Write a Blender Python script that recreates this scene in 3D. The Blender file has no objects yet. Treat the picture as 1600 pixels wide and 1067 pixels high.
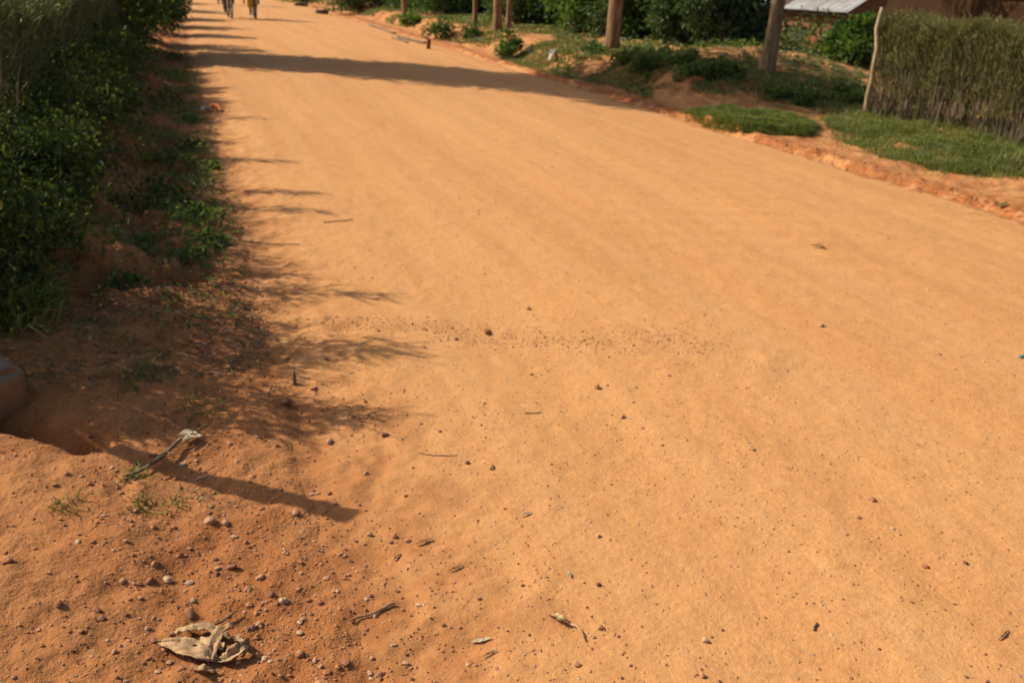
import bpy, bmesh, math, random
import numpy as np
from mathutils import Vector, Matrix
R = math.radians
sc = bpy.context.scene
# ---------------------------------------------------------------- camera
F_PX, ROLL, PITCH, HC = 1350.0, R(3.0), math.atan(561/1350.0), 1.6
YAW = 0.372445
def cam_axes():
    f = Vector((math.sin(YAW)*math.cos(PITCH), math.cos(YAW)*math.cos(PITCH), -math.sin(PITCH)))
    r = Vector((math.cos(YAW), -math.sin(YAW), 0)); u = r.cross(f)
    return f, r*math.cos(ROLL)+u*math.sin(ROLL), u*math.cos(ROLL)-r*math.sin(ROLL)
CF, CR, CU = cam_axes()
cd = bpy.data.cameras.new('camera'); cam = bpy.data.objects.new('camera', cd)
sc.collection.objects.link(cam); sc.camera = cam
cam.matrix_world = Matrix(((CR.x, CU.x, -CF.x, 0), (CR.y, CU.y, -CF.y, 0), (CR.z, CU.z, -CF.z, HC), (0, 0, 0, 1)))
cd.sensor_width = 36; cd.lens = 36*F_PX/1600; cd.clip_start = 0.05; cd.clip_end = 1500
cd.dof.use_dof = True; cd.dof.focus_distance = 1.5
FOC = cd.lens/1000
# aperture so far things blur by about 3 px of a 1024 px picture
APER = 0.0046
cd.dof.aperture_fstop = FOC/APER
sc.render.resolution_x, sc.render.resolution_y = 1024, 682
# ---------------------------------------------------------------- light
SUN_EL = R(37); SH = Vector((1, -0.70, 0)).normalized()      # direction shadows fall
SUN = Vector((-SH.x*math.cos(SUN_EL), -SH.y*math.cos(SUN_EL), math.sin(SUN_EL)))
w = bpy.data.worlds.new('World'); sc.world = w; w.use_nodes = True
nt = w.node_tree; bg = nt.nodes['Background']; sky = nt.nodes.new('ShaderNodeTexSky')
sky.sky_type = 'NISHITA'; sky.sun_disc = False; sky.sun_elevation = SUN_EL
sky.sun_rotation = math.atan2(SUN.x, SUN.y)
sky.air_density = 1.0; sky.dust_density = 3.0
nt.links.new(sky.outputs[0], bg.inputs[0]); bg.inputs[1].default_value = 0.075
sd = bpy.data.lights.new('sun', 'SUN'); sd.energy = 3.6; sd.angle = R(0.4); sd.color = (1, .93, .80)
so = bpy.data.objects.new('sun', sd); sc.collection.objects.link(so)
so.rotation_euler = SUN.to_track_quat('Z', 'Y').to_euler()
sc.view_settings.view_transform = 'Standard'; sc.view_settings.look = 'None'
sc.view_settings.exposure = 0.69; sc.view_settings.gamma = 1
C = sc.collection
# ---------------------------------------------------------------- noise
def _h(ix, iy, s):
    n = (ix.astype(np.int64)*374761393 + iy.astype(np.int64)*668265263 + s*974634777) & 0x7fffffff
    n = ((n ^ (n >> 13))*1274126177) & 0x7fffffff
    return ((n ^ (n >> 16)) & 0xffff)/65535.0
def vnoise(x, y, s=0):
    x = np.asarray(x, float); y = np.asarray(y, float)
    ix = np.floor(x); iy = np.floor(y); fx = x-ix; fy = y-iy
    fx = fx*fx*fx*(fx*(fx*6-15)+10); fy = fy*fy*fy*(fy*(fy*6-15)+10)
    a = _h(ix, iy, s); b = _h(ix+1, iy, s); c = _h(ix, iy+1, s); d = _h(ix+1, iy+1, s)
    return (a*(1-fx)+b*fx)*(1-fy)+(c*(1-fx)+d*fx)*fy*1.0 - .5
def fbm(x, y, o=4, s=0, g=.5):
    t = 0; a = 1
    for i in range(o):
        t = t + a*vnoise(x*2**i+17.3*i, y*2**i-9.1*i, s+i); a *= g
    return t
def sst(a, b, x):
    t = np.clip((x-a)/(b-a), 0, 1); return t*t*(3-2*t)
def seg(x, y, ax, ay, bx, by):
    vx, vy = bx-ax, by-ay; L = vx*vx+vy*vy
    t = np.clip(((x-ax)*vx+(y-ay)*vy)/L, 0, 1)
    return np.hypot(x-ax-t*vx, y-ay-t*vy), t
# ---------------------------------------------------------------- terrain heights
def left_edge(y): return 0.26 + .10*fbm(y*.9, y*0+3.1, 3, 5) + .05*fbm(y*5, y*0, 2, 6)
def right_edge(y): return 6.40 + .16*fbm(y*.35, y*0+7.7, 2, 8) + .07*fbm(y*2.2, y*0, 3, 9)
def road_z(x, y):
    u = (x-3.3)/3.1
    z = .05*(1-u*u)
    z = z + .008*fbm(x*.7, y*.35, 2, 20)
    z = z + .0055*fbm(x*3, y*1.6, 4, 30, .62) + .0030*fbm(x*14, y*12, 3, 36, .6)
    # tyre tracks along the road
    for cx, ww, d in ((1.2, .20, .008), (2.75, .25, .011), (3.9, .22, .009), (5.35, .25, .010)):
        cx = cx + .15*np.sin(y*.17+cx)
        z = z - .7*d*np.exp(-((x-cx)/ww)**2) + .5*d*np.exp(-((x-cx-ww*1.5)/(ww*.5))**2)*(.5+vnoise(x*0+cx, y*.8, 25))
    # washboard ripples
    m = sst(2.2, 3.6, x)*sst(3.0, 4.6, y)*(1-sst(9, 14, y))*(.5+1.2*vnoise(x*.8, y*.6, 41))
    z = z + .0038*np.clip(m, 0, 1)*np.sin((y+.22*x+.12*fbm(x*1.2, y*.8, 2, 42))*2*math.pi/.30)
    # washed-out step across the road
    d, t = seg(x, y+.05*fbm(x*4, y*4, 2, 44), .45, 4.02, 2.35, 3.05)
    z = z - .014*np.exp(-(d/.06)**2)*np.clip(1.2-t, 0, 1) + .008*np.exp(-((d-.12)/.09)**2)
    e = np.minimum(x-left_edge(y), (right_edge(y)-x)*1.0)
    el = x-left_edge(y); er = right_edge(y)-x
    z = z - .03*sst(.5, .0, el) - .10*sst(.02, -.35, el) - .03*sst(.2, 0, er) - .16*sst(.03, -.25, er)
    z = z + .022*fbm(x*9, y*9, 3, 70, .6)*sst(.75, .05, el)
    return z
def ground_z(x, y):
    x = np.asarray(x, float); y = np.asarray(y, float)
    le = left_edge(y); re = right_edge(y)
    # left verge: gentle bank beyond the culvert, rough flat soil before it
    far = sst(3.6, 5.0, y)
    t = le-x
    z = -.016 + (.26*sst(.15, 1.3, t)+.10*sst(1.2, 3, t))*far + .045*sst(.1, 1.2, t)*(1-far)
    z = z + .035*fbm(x*2.2, y*2.2, 4, 60, .55)*sst(-.1, .5, t)
    z = z + .022*fbm(x*9, y*9, 3, 70, .6) + .15*fbm(x*3.4, y*3.1, 4, 74, .58)*sst(.05, .5, t)*far
    d, _ = seg(x, y, -.95, 3.46, -.42, 3.10); z = z - .10*np.exp(-(d/.065)**2)
    d, _ = seg(x, y, -.42, 3.10, -.05, 3.18); z = z - .035*np.exp(-(d/.07)**2)
    d, _ = seg(x, y, -.55, 4.75, -.08, 4.95); z = z - .14*np.exp(-(d/.17)**2)
    d, _ = seg(x, y, -.9, 3.8, -.2, 4.1); z = z + .05*np.exp(-(d/.22)**2)
    # under the road
    mid = sst(.10, .45, x-le)*sst(.08, .35, re-x)
    z = z - .10*sst(-.02, .35, x-le)*sst(.08, .35, re-x)
    # right verge
    q = x-re
    zr = .045*sst(-.03, .10, q) + .03*fbm(x*3, y*3, 4, 80, .6)*sst(0, .3, q) + .05*fbm(x*1.1, y*1.3, 3, 84)*sst(.1, 1.2, q)
    zr = zr + (.040*fbm(x*13, y*11, 4, 92, .65)+.012*np.abs(fbm(x*5, y*4, 2, 93)))*np.exp(-((q-.10)/.13)**2)
    zr = zr - .06*np.exp(-((q-.03)/.06)**2)*(vnoise(y*1.7, x*0, 86)+.5)*sst(14, 8, y)
    bank = sst(9.9, 12.2, y+.35*(x-6.4)*-1+.0)
    prof = .34*sst(.35, 1.5, q+.35*fbm(x*.6, y*.9, 3, 88)) + .16*sst(1.5, 4.5, q)
    prof = prof + .07*fbm(x*1.6, y*1.6, 4, 90, .6)*sst(.2, 1, q)
    zr = zr + bank*prof + (1-bank)*(.05*sst(.9, 1.5, q)+.10*sst(1.5, 3.4, q))
    zr = zr + .26*np.exp(-(((x-9.3)/1.5)**2+((y-14.2)/.8)**2))
    zr = zr - 1.35*sst(13.5, 24, x)
    z = np.where(q > -.2, z+zr, z)
    far2 = sst(70, 250, np.hypot(x, y)); z = z - 1.5*far2
    return z
def gz(x, y): return float(ground_z(np.array([x]), np.array([y]))[0])
def rz(x, y): return float(road_z(np.array([x]), np.array([y]))[0])
def top_z(x, y): return max(gz(x, y), rz(x, y) if -.1 < x < 6.8 else -9)
def at(px, py):
    """point of the terrain seen at this place of the 1600 px wide photograph"""
    d = CF + CR*((px-800)/F_PX) + CU*((533.5-py)/F_PX)
    z = 0.0
    for _ in range(14):
        t = (z-HC)/d.z; p = d*t; z = z*.4+.6*top_z(p.x, p.y)
    return Vector((p.x, p.y, z))
# ---------------------------------------------------------------- mesh helpers
def link_mesh(name, V, Fs, mat, parent=None, smooth=False, loc=None):
    """V (n,3); Fs list of arrays (m,k) of faces"""
    me = bpy.data.meshes.new(name)
    V = np.asarray(V, np.float32); Fs = [np.asarray(f, np.int32) for f in Fs if len(f)]
    me.vertices.add(len(V)); me.vertices.foreach_set('co', V.ravel())
    tot = sum(f.size for f in Fs); nf = sum(len(f) for f in Fs)
    me.loops.add(tot); me.polygons.add(nf)
    me.loops.foreach_set('vertex_index', np.concatenate([f.ravel() for f in Fs]))
    st = []; s = 0
    for f in Fs:
        st.append(s+np.arange(len(f))*f.shape[1]); s += f.size
    me.polygons.foreach_set('loop_start', np.concatenate(st).astype(np.int32))
    me.polygons.foreach_set('use_smooth', np.full(nf, smooth))
    me.update(calc_edges=True); me.validate()
    if mat: me.materials.append(mat)
    o = bpy.data.objects.new(name, me); C.objects.link(o)
    if parent: o.parent = parent
    if loc is not None: o.location = loc
    return o
def bm_obj(name, bm, mat, parent=None, smooth=False, loc=None):
    me = bpy.data.meshes.new(name); bm.to_mesh(me); bm.free()
    if smooth:
        for p in me.polygons: p.use_smooth = True
    me.materials.append(mat)
    o = bpy.data.objects.new(name, me); C.objects.link(o)
    if parent: o.parent = parent
    if loc is not None: o.location = loc
    return o
def tag(o, label=None, cat=None, group=None, kind=None):
    if label: o['label'] = label
    if cat: o['category'] = cat
    if group: o['group'] = group
    if kind: o['kind'] = kind
    return o
def empty(name, loc, rz_=0):
    o = bpy.data.objects.new(name, None); C.objects.link(o); o.location = loc; o.rotation_euler = (0, 0, rz_)
    o.empty_display_size = .2
    return o
def nrm(a): return a/np.maximum(np.linalg.norm(a, axis=-1, keepdims=True), 1e-9)
class Acc:
    """collects vertices and faces"""
    def __init__(s): s.V = []; s.F = {}; s.n = 0
    def add(s, V, F):
        V = np.asarray(V, float).reshape(-1, 3); F = np.asarray(F, int)
        s.V.append(V); s.F.setdefault(F.shape[1], []).append(F+s.n); s.n += len(V)
    def build(s, name, mat, parent=None, smooth=False, loc=None):
        return link_mesh(name, np.concatenate(s.V), [np.concatenate(f) for f in s.F.values()], mat, parent, smooth, loc)
def tubes(acc, P0, P1, r0, r1, k=3):
    P0 = np.asarray(P0, float); P1 = np.asarray(P1, float); n = len(P0)
    r0 = np.broadcast_to(r0, (n,)); r1 = np.broadcast_to(r1, (n,))
    d = nrm(P1-P0); ref = np.where(np.abs(d[:, 2:3]) > .9, [[1., 0, 0]], [[0, 0, 1.]])
    a = nrm(np.cross(d, ref)); b = np.cross(d, a)
    V = []
    for P, r in ((P0, r0), (P1, r1)):
        for j in range(k):
            t = 2*math.pi*j/k
            V.append(P+(a*math.cos(t)+b*math.sin(t))*r[:, None])
    V = np.stack(V, 1).reshape(-1, 3)
    base = np.arange(n)[:, None]*(2*k)
    F = np.concatenate([base+np.array([[j, (j+1) % k, k+(j+1) % k, k+j]]) for j in range(k)])
    acc.add(V, F)
def curve_tube(acc, P, rad, k=8, cap=True):
    P = np.asarray(P, float); n = len(P); rad = np.broadcast_to(rad, (n,))
    T = nrm(np.gradient(P, axis=0)); a = None; V = []
    for i in range(n):
        if a is None:
            ref = np.array([1., 0, 0]) if abs(T[i][2]) > .8 else np.array([0, 0, 1.])
            a = nrm(np.cross(T[i], ref))
        else: a = nrm(a-T[i]*(a@T[i]))
        b = np.cross(T[i], a)
        for j in range(k):
            t = 2*math.pi*j/k; V.append(P[i]+(a*math.cos(t)+b*math.sin(t))*rad[i])
    F = [[i*k+j, i*k+(j+1) % k, (i+1)*k+(j+1) % k, (i+1)*k+j] for i in range(n-1) for j in range(k)]
    acc.add(V, F)
    if cap and k >= 3:
        acc.F.setdefault(k, []).append(np.array([[j for j in range(k)][::-1], [(n-1)*k+j for j in range(k)]])+acc.n-n*k)
def leaves(acc, P, D, N, L, W, fold=.25):
    """six-point leaves folded on the midrib and drooping; P base, D direction, N normal"""
    n = len(P); D = nrm(D); S = nrm(np.cross(D, N)); N = np.cross(S, D)
    L = np.broadcast_to(L, (n,))[:, None]; W = np.broadcast_to(W, (n,))[:, None]
    tip = P+D*L-N*L*.18
    l1 = P+D*L*.33+S*W*.5+N*W*fold; l2 = P+D*L*.72+S*W*.36+N*W*fold*.5-N*L*.06
    r1 = P+D*L*.33-S*W*.5+N*W*fold; r2 = P+D*L*.72-S*W*.36+N*W*fold*.5-N*L*.06
    V = np.stack([P, l1, l2, tip, r2, r1], 1).reshape(-1, 3)
    b = np.arange(n)[:, None]*6
    acc.add(V, np.concatenate([b+np.array([[0, 3, 2, 1]]), b+np.array([[0, 5, 4, 3]])]))
def blades(acc, P, D, L, W, bend=.4):
    """grass blades: two tapering quads"""
    n = len(P); D = nrm(D)
    L = np.broadcast_to(L, (n,))[:, None]; W = np.broadcast_to(W, (n,))[:, None]
    S = nrm(np.cross(D, np.array([[0, 0, 1.]])+rng.normal(0, .3, (n, 3))))
    out = D*[1, 1, 0]; m = P+D*L*.55; t = P+D*L*(1-bend*.2)+out*L*bend+[0, 0, -1]*L*bend*.35
    V = np.stack([P-S*W*.5, P+S*W*.5, m+S*W*.42, m-S*W*.42, t], 1).reshape(-1, 3)
    b = np.arange(n)[:, None]*5
    acc.add(V, b+np.array([[0, 1, 2, 3]])); 
    acc.F.setdefault(3, []).append(b+np.array([[3, 2, 4]])+acc.n-len(V))
rng = np.random.default_rng(11)
# ---------------------------------------------------------------- materials
def new_mat(name):
    m = bpy.data.materials.new(name); m.use_nodes = True; nt = m.node_tree
    return m, nt, nt.nodes['Principled BSDF'], nt.nodes['Material Output']
def N(nt, t, **k):
    n = nt.nodes.new(t)
    for a, b in k.items():
        if a.startswith('i_'):
            key = a[2:]; key = int(key) if key.isdigit() else key
            n.inputs[key].default_value = b
        else: setattr(n, a, b)
    return n
def ramp(nt, src, stops):
    r = nt.nodes.new('ShaderNodeValToRGB'); e = r.color_ramp.elements
    while len(e) < len(stops): e.new(.5)
    for el, (p, c) in zip(e, stops): el.position = p; el.color = (*c, 1)
    nt.links.new(src, r.inputs[0]); return r
def noise(nt, vec, scale, detail=4, rough=.55, dist=0):
    n = N(nt, 'ShaderNodeTexNoise'); n.inputs['Scale'].default_value = scale
    n.inputs['Detail'].default_value = detail; n.inputs['Roughness'].default_value = rough
    n.inputs['Distortion'].default_value = dist; nt.links.new(vec, n.inputs['Vector']); return n
def mix(nt, fac, a, b, mode='MIX'):
    m = N(nt, 'ShaderNodeMix', data_type='RGBA', blend_type=mode)
    for s, v in ((m.inputs[0], fac), (m.inputs[6], a), (m.inputs[7], b)):
        if hasattr(v, 'is_linked') or isinstance(v, bpy.types.NodeSocket): nt.links.new(v, s)
        else: s.default_value = v if isinstance(v, (int, float)) else (*v, 1)
    return m.outputs[2]
def maprange(nt, src, a, b, c=0, d=1):
    m = N(nt, 'ShaderNodeMapRange', interpolation_type='SMOOTHSTEP'); nt.links.new(src, m.inputs[0])
    for i, v in enumerate((a, b, c, d)): m.inputs[1+i].default_value = v
    return m.outputs[0]
def mathn(nt, op, a, b=None):
    m = N(nt, 'ShaderNodeMath', operation=op)
    for s, v in ((m.inputs[0], a), (m.inputs[1], b)):
        if v is None: continue
        if isinstance(v, (int, float)): s.default_value = v
        else: nt.links.new(v, s)
    return m.outputs[0]
def bump(nt, h, strength, dist, prev=None):
    b = N(nt, 'ShaderNodeBump'); b.inputs['Strength'].default_value = strength; b.inputs['Distance'].default_value = dist
    nt.links.new(h, b.inputs['Height'])
    if prev: nt.links.new(prev, b.inputs['Normal'])
    return b.outputs[0]
ROADC = (.580, .284, .106); ROADD = (.515, .232, .078); SOILC = (.375, .155, .052); SOILR = (.325, .118, .036); SOILD = (.215, .086, .031)
def dirt(name, is_road):
    m, nt, p, out = new_mat(name); L = nt.links
    co = N(nt, 'ShaderNodeTexCoord').outputs['Object']; sx = N(nt, 'ShaderNodeSeparateXYZ'); L.new(co, sx.inputs[0])
    st = N(nt, 'ShaderNodeMapping'); st.inputs['Scale'].default_value = (1.5, .07, 1); L.new(co, st.inputs[0])
    big = noise(nt, co, .8, 4); mid = noise(nt, co, 5, 5, .6); fine = noise(nt, co, 60, 4, .65)
    grain = noise(nt, co, 260, 2, .6); stn = noise(nt, st.outputs[0], 2.2, 5, .6)
    c = mix(nt, maprange(nt, stn.outputs[0], .36, .64, .35, 1), ROADD, ROADC)
    c = mix(nt, maprange(nt, big.outputs[0], .50, .72, 0, .6), c, (.60, .29, .098))
    mm = noise(nt, co, 17, 5, .7); c = mix(nt, maprange(nt, mm.outputs[0], .55, .72, 0, .55), c, (.44, .185, .062)); c = mix(nt, maprange(nt, mm.outputs[0], .42, .28, 0, .4), c, (.66, .38, .17))
    c = mix(nt, maprange(nt, mid.outputs[0], .56, .76, 0, .4), c, (.48, .21, .066))
    rc = mix(nt, maprange(nt, mid.outputs[0], .42, .25, 0, .5), c, (.61, .33, .145))
    s1 = mix(nt, maprange(nt, big.outputs[0], .4, .62), SOILC, SOILR)
    s1 = mix(nt, maprange(nt, mid.outputs[0], .52, .72, 0, .7), s1, SOILD)
    s1 = mix(nt, maprange(nt, stn.outputs[0], .55, .70, 0, .5), s1, (.46, .20, .075))
    s2 = mix(nt, maprange(nt, mid.outputs[0], .40, .62), (.52, .245, .090), (.40, .155, .050))
    s2 = mix(nt, maprange(nt, big.outputs[0], .58, .75), s2, (.34, .12, .04))
    far = maprange(nt, sx.outputs[0], 7.3, 10.5, 0, .85)   # thin turf beyond the bank
    s2 = mix(nt, mathn(nt, 'MULTIPLY', far, maprange(nt, mid.outputs[0], .44, .54)), s2, (.075, .10, .030))
    w1 = mathn(nt, 'MULTIPLY', mathn(nt, 'SUBTRACT', mid.outputs[0], .5), 1.3)
    w2 = mathn(nt, 'MULTIPLY', mathn(nt, 'SUBTRACT', big.outputs[0], .5), .9)
    e1 = mathn(nt, 'ADD', mathn(nt, 'ADD', sx.outputs[0], w1), w2)
    nearw = maprange(nt, sx.outputs[1], 4.5, 1.5, 0, .22)   # the verge widens towards the near corner
    e1 = mathn(nt, 'SUBTRACT', e1, nearw)
    c = mix(nt, maprange(nt, e1, .75, .05), rc, s1)
    rim = mathn(nt, 'MULTIPLY', mathn(nt, 'MULTIPLY', maprange(nt, e1, 6.30, 6.42), maprange(nt, e1, 6.80, 6.62)), maprange(nt, mm.outputs[0], .38, .56, .25, .9))
    c = mix(nt, maprange(nt, e1, 6.2, 6.65), c, s2)
    c = mix(nt, rim, c, (.33, .105, .032))
    # small darker and paler grains
    v = N(nt, 'ShaderNodeTexVoronoi', feature='F1'); v.inputs['Scale'].default_value = 55; L.new(co, v.inputs[0])
    vc = N(nt, 'ShaderNodeSeparateColor'); L.new(v.outputs['Color'], vc.inputs[0])
    dot = maprange(nt, v.outputs['Distance'], .34, .22)
    pick = maprange(nt, vc.outputs[0], .84, .9) if is_road else maprange(nt, vc.outputs[0], .70, .8)
    dens = maprange(nt, mid.outputs[0], .40, .60, .25, 1)
    gr = mathn(nt, 'MULTIPLY', mathn(nt, 'MULTIPLY', dot, pick), dens)
    gc = ramp(nt, vc.outputs[1], [(0, (.22, .085, .04)), (.45, (.40, .15, .06)), (.8, (.33, .22, .15)), (1, (.60, .42, .27))]).outputs[0]
    c = mix(nt, mathn(nt, 'MULTIPLY', gr, .75), c, gc)
    c = mix(nt, maprange(nt, fine.outputs[0], .3, .7, 0, .35), c, (1, .9, .8), 'MULTIPLY') if False else mix(nt, .5, c, mix(nt, 1, c, ramp(nt, fine.outputs[0], [(.3, (.72, .70, .68)), (.7, (1.12, 1.12, 1.12))]).outputs[0], 'MULTIPLY'))
    L.new(c, p.inputs['Base Color']); p.inputs['Roughness'].default_value = .95; p.inputs['Specular IOR Level'].default_value = .15
    b = bump(nt, grain.outputs[0], .35, .003)
    b = bump(nt, fine.outputs[0], .45, .007 if is_road else .025, b)
    b = bump(nt, mm.outputs[0], .4, .012 if is_road else .03, b)
    b = bump(nt, mid.outputs[0], .3, .02 if is_road else .03, b)
    b = bump(nt, gr, .8, .006, b)
    L.new(b, p.inputs['Normal']); return m
M = {}
M['road'] = dirt('packed_orange_dirt', True); M['soil'] = dirt('red_soil', False)
def leaf_mat(name, stops, transl=.4, rough=.6, tcol=None):
    m, nt, p, out = new_mat(name); L = nt.links
    g = N(nt, 'ShaderNodeNewGeometry'); co = N(nt, 'ShaderNodeTexCoord').outputs['Object']
    n = noise(nt, co, 2.5, 3)
    f = mathn(nt, 'ADD', mathn(nt, 'MULTIPLY', g.outputs['Random Per Island'], .75), mathn(nt, 'MULTIPLY', maprange(nt, n.outputs[0], .35, .65), .25))
    c = ramp(nt, f, stops).outputs[0]
    L.new(c, p.inputs['Base Color']); p.inputs['Roughness'].default_value = rough; p.inputs['Specular IOR Level'].default_value = .35
    if transl:
        t = N(nt, 'ShaderNodeBsdfTranslucent'); mx = N(nt, 'ShaderNodeMixShader'); mx.inputs[0].default_value = transl
        tc = mix(nt, 1, c, tcol or (1.5, 1.5, .55), 'MULTIPLY'); L.new(tc, t.inputs[0])
        L.new(p.outputs[0], mx.inputs[1]); L.new(t.outputs[0], mx.inputs[2]); L.new(mx.outputs[0], out.inputs[0])
    return m
M['weed'] = leaf_mat('weed_leaf', [(0, (.020, .034, .010)), (.5, (.050, .078, .020)), (.82, (.105, .14, .035)), (.95, (.20, .22, .07)), (1, (.34, .24, .10))], .42)
M['bush'] = leaf_mat('bush_leaf', [(0, (.022, .050, .014)), (.5, (.055, .105, .028)), (.9, (.10, .165, .045)), (1, (.17, .21, .07))])
M['bright'] = leaf_mat('shrub_leaf', [(0, (.035, .075, .012)), (.5, (.075, .14, .022)), (1, (.14, .20, .05))])
M['cover'] = leaf_mat('creeper_leaf', [(0, (.05, .085, .022)), (.5, (.11, .155, .042)), (.9, (.18, .22, .07)), (1, (.28, .25, .12))])
M['grass'] = leaf_mat('grass_blade', [(0, (.06, .09, .014)), (.5, (.13, .165, .028)), (.85, (.22, .22, .055)), (1, (.34, .28, .13))], .35)
M['drygrass'] = leaf_mat('mixed_grass_blade', [(0, (.07, .11, .025)), (.5, (.12, .15, .04)), (.75, (.22, .20, .08)), (1, (.36, .29, .15))], .35)
M['twig'] = leaf_mat('hedge_twig', [(0, (.08, .10, .04)), (.55, (.20, .225, .125)), (.85, (.30, .32, .19)), (1, (.42, .39, .27))], .5, .95)
M['rtwig'] = leaf_mat('hedge_twig_olive', [(0, (.06, .062, .016)), (.45, (.155, .155, .042)), (.8, (.26, .22, .075)), (1, (.42, .32, .15))], .2, .95)
M['stem'] = leaf_mat('woody_stem', [(0, (.09, .055, .03)), (.5, (.20, .14, .08)), (1, (.38, .29, .18))], 0, .95)
M['straw'] = leaf_mat('dead_straw', [(0, (.13, .07, .03)), (.6, (.26, .16, .07)), (1, (.42, .29, .15))], .1, .8)
M['treeleaf'] = leaf_mat('tree_leaf', [(0, (.03, .06, .018)), (.6, (.065, .11, .032)), (1, (.13, .17, .06))], .25)
def bark_mat(name, a, b, c):
    m, nt, p, out = new_mat(name); L = nt.links
    co = N(nt, 'ShaderNodeTexCoord').outputs['Object']; mp = N(nt, 'ShaderNodeMapping'); mp.inputs['Scale'].default_value = (1, 1, .22); L.new(co, mp.inputs[0])
    n1 = noise(nt, mp.outputs[0], 9, 5, .65, .5); n2 = noise(nt, mp.outputs[0], 40, 4, .6)
    col = ramp(nt, n1.outputs[0], [(.3, a), (.5, b), (.7, c)]).outputs[0]
    L.new(col, p.inputs['Base Color']); p.inputs['Roughness'].default_value = .9
    L.new(bump(nt, n2.outputs[0], .6, .02, bump(nt, n1.outputs[0], .7, .05)), p.inputs['Normal']); return m
M['bark'] = bark_mat('eucalyptus_bark', (.085, .038, .014), (.24, .12, .048), (.42, .24, .10))
M['greybark'] = bark_mat('grey_bark', (.08, .048, .022), (.20, .125, .06), (.34, .22, .11))
M['redbark'] = bark_mat('red_bark', (.06, .022, .014), (.11, .042, .026), (.16, .07, .045))
M['stake'] = bark_mat('pale_stake_wood', (.22, .14, .07), (.38, .27, .14), (.52, .40, .24))
def plain(name, a, b, scale=12, rough=.85, bmp=.3, spec=.3, metal=0):
    m, nt, p, out = new_mat(name); L = nt.links; co = N(nt, 'ShaderNodeTexCoord').outputs['Object']
    n = noise(nt, co, scale, 5, .6)
    L.new(ramp(nt, n.outputs[0], [(.32, a), (.68, b)]).outputs[0], p.inputs['Base Color'])
    p.inputs['Roughness'].default_value = rough; p.inputs['Specular IOR Level'].default_value = spec; p.inputs['Metallic'].default_value = metal
    if bmp: L.new(bump(nt, n.outputs[0], bmp, .01), p.inputs['Normal'])
    return m
def stone_mat():
    m, nt, p, out = new_mat('pebble_stone'); L = nt.links
    g = N(nt, 'ShaderNodeNewGeometry'); oi = N(nt, 'ShaderNodeObjectInfo'); co = N(nt, 'ShaderNodeTexCoord').outputs['Object']
    f = mathn(nt, 'FRACT', mathn(nt, 'ADD', g.outputs['Random Per Island'], oi.outputs['Random']))
    c = ramp(nt, f, [(0, (.12, .05, .03)), (.3, (.28, .10, .045)), (.6, (.44, .19, .075)), (.85, (.38, .22, .12)), (1, (.54, .36, .20))]).outputs[0]
    n = noise(nt, co, 90, 4); c = mix(nt, maprange(nt, n.outputs[0], .45, .7, 0, .5), c, (.42, .18, .07))
    L.new(c, p.inputs['Base Color']); p.inputs['Roughness'].default_value = .85
    L.new(bump(nt, n.outputs[0], .4, .004), p.inputs['Normal']); return m
M['stone'] = stone_mat()
M['clod'] = plain('soil_clod', (.32, .13, .05), (.45, .20, .08), 60, .95, .5, .1)
M['dryleaf'] = plain('dry_leaf', (.24, .13, .055), (.52, .33, .16), 34, .75, .5)
M['brownleaf'] = plain('brown_dead_leaf', (.16, .075, .03), (.32, .17, .075), 40, .8, .4)
M['greyleaf'] = plain('grey_dead_leaf', (.28, .21, .12), (.46, .37, .22), 30, .7, .4)
M['greenleaf'] = plain('fallen_green_leaf', (.05, .09, .03), (.10, .15, .05), 30, .6, .3)
M['twigwood'] = plain('dead_twig_wood', (.13, .08, .045), (.28, .19, .11), 30, .9, .4)
M['greywood'] = plain('grey_dead_branch', (.12, .07, .032), (.26, .17, .085), 30, .85, .4)
M['peel'] = plain('orange_peel', (.62, .16, .03), (.75, .24, .05), 30, .6, .3)
M['litter'] = plain('white_plastic_scrap', (.45, .38, .28), (.62, .54, .42), 14, .5, .2)
M['teal'] = plain('teal_plastic', (.05, .22, .18), (.08, .30, .24), 14, .5, .2)
M['petal'] = plain('orange_petal', (.55, .18, .01), (.75, .32, .02), 30, .6, 0)
# ---------------------------------------------------------------- ground and road
def grid(xs, ys, fz):
    X, Y = np.meshgrid(xs, ys); Z = fz(X, Y)
    V = np.stack([X, Y, Z], -1).reshape(-1, 3); nx, ny = len(xs), len(ys)
    i = (np.arange(ny-1)[:, None]*nx+np.arange(nx-1)[None, :]).reshape(-1, 1)
    return V, i+np.array([[0, 1, nx+1, nx]])
def geo(a, b, f):
    o = [a]
    while o[-1] < b: o.append(o[-1]*(1+f))
    return np.array(o)
ys = np.concatenate([-geo(.6, 160, .25)[::-1], [-.2, .1, .4, .6], geo(.8, 14, .0055), geo(14.1, 60, .009)[0:], geo(61, 900, .06)])
xs = np.concatenate([[-900, -400, -180, -90, -45, -22, -12, -8, -5, -3.5, -2.6], np.arange(-2.2, -1.0, .04), np.arange(-1.0, .75, .014),
                     np.arange(.80, 6.0, .4), np.arange(6.02, 9.0, .03), np.arange(9.0, 16, .09), np.arange(16.5, 26, .5), [28, 32, 40, 60, 100, 200, 400, 900]])
V, Fq = grid(xs, ys, ground_z)
ground = link_mesh('ground', V, [Fq], M['soil'], smooth=True); tag(ground, 'red soil verges and open ground on both sides of the dirt road', 'ground', kind='structure')
ys = np.concatenate([-geo(.6, 60, .25)[::-1], [-.2, .1, .4, .6], geo(.8, 14, .005), geo(14.1, 400, .012)])
xs = np.concatenate([np.arange(-.1, 2.6, .016), np.arange(2.6, 6.0, .022), np.arange(6.0, 6.9, .02)])
V, Fq = grid(xs, ys, road_z)
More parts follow.
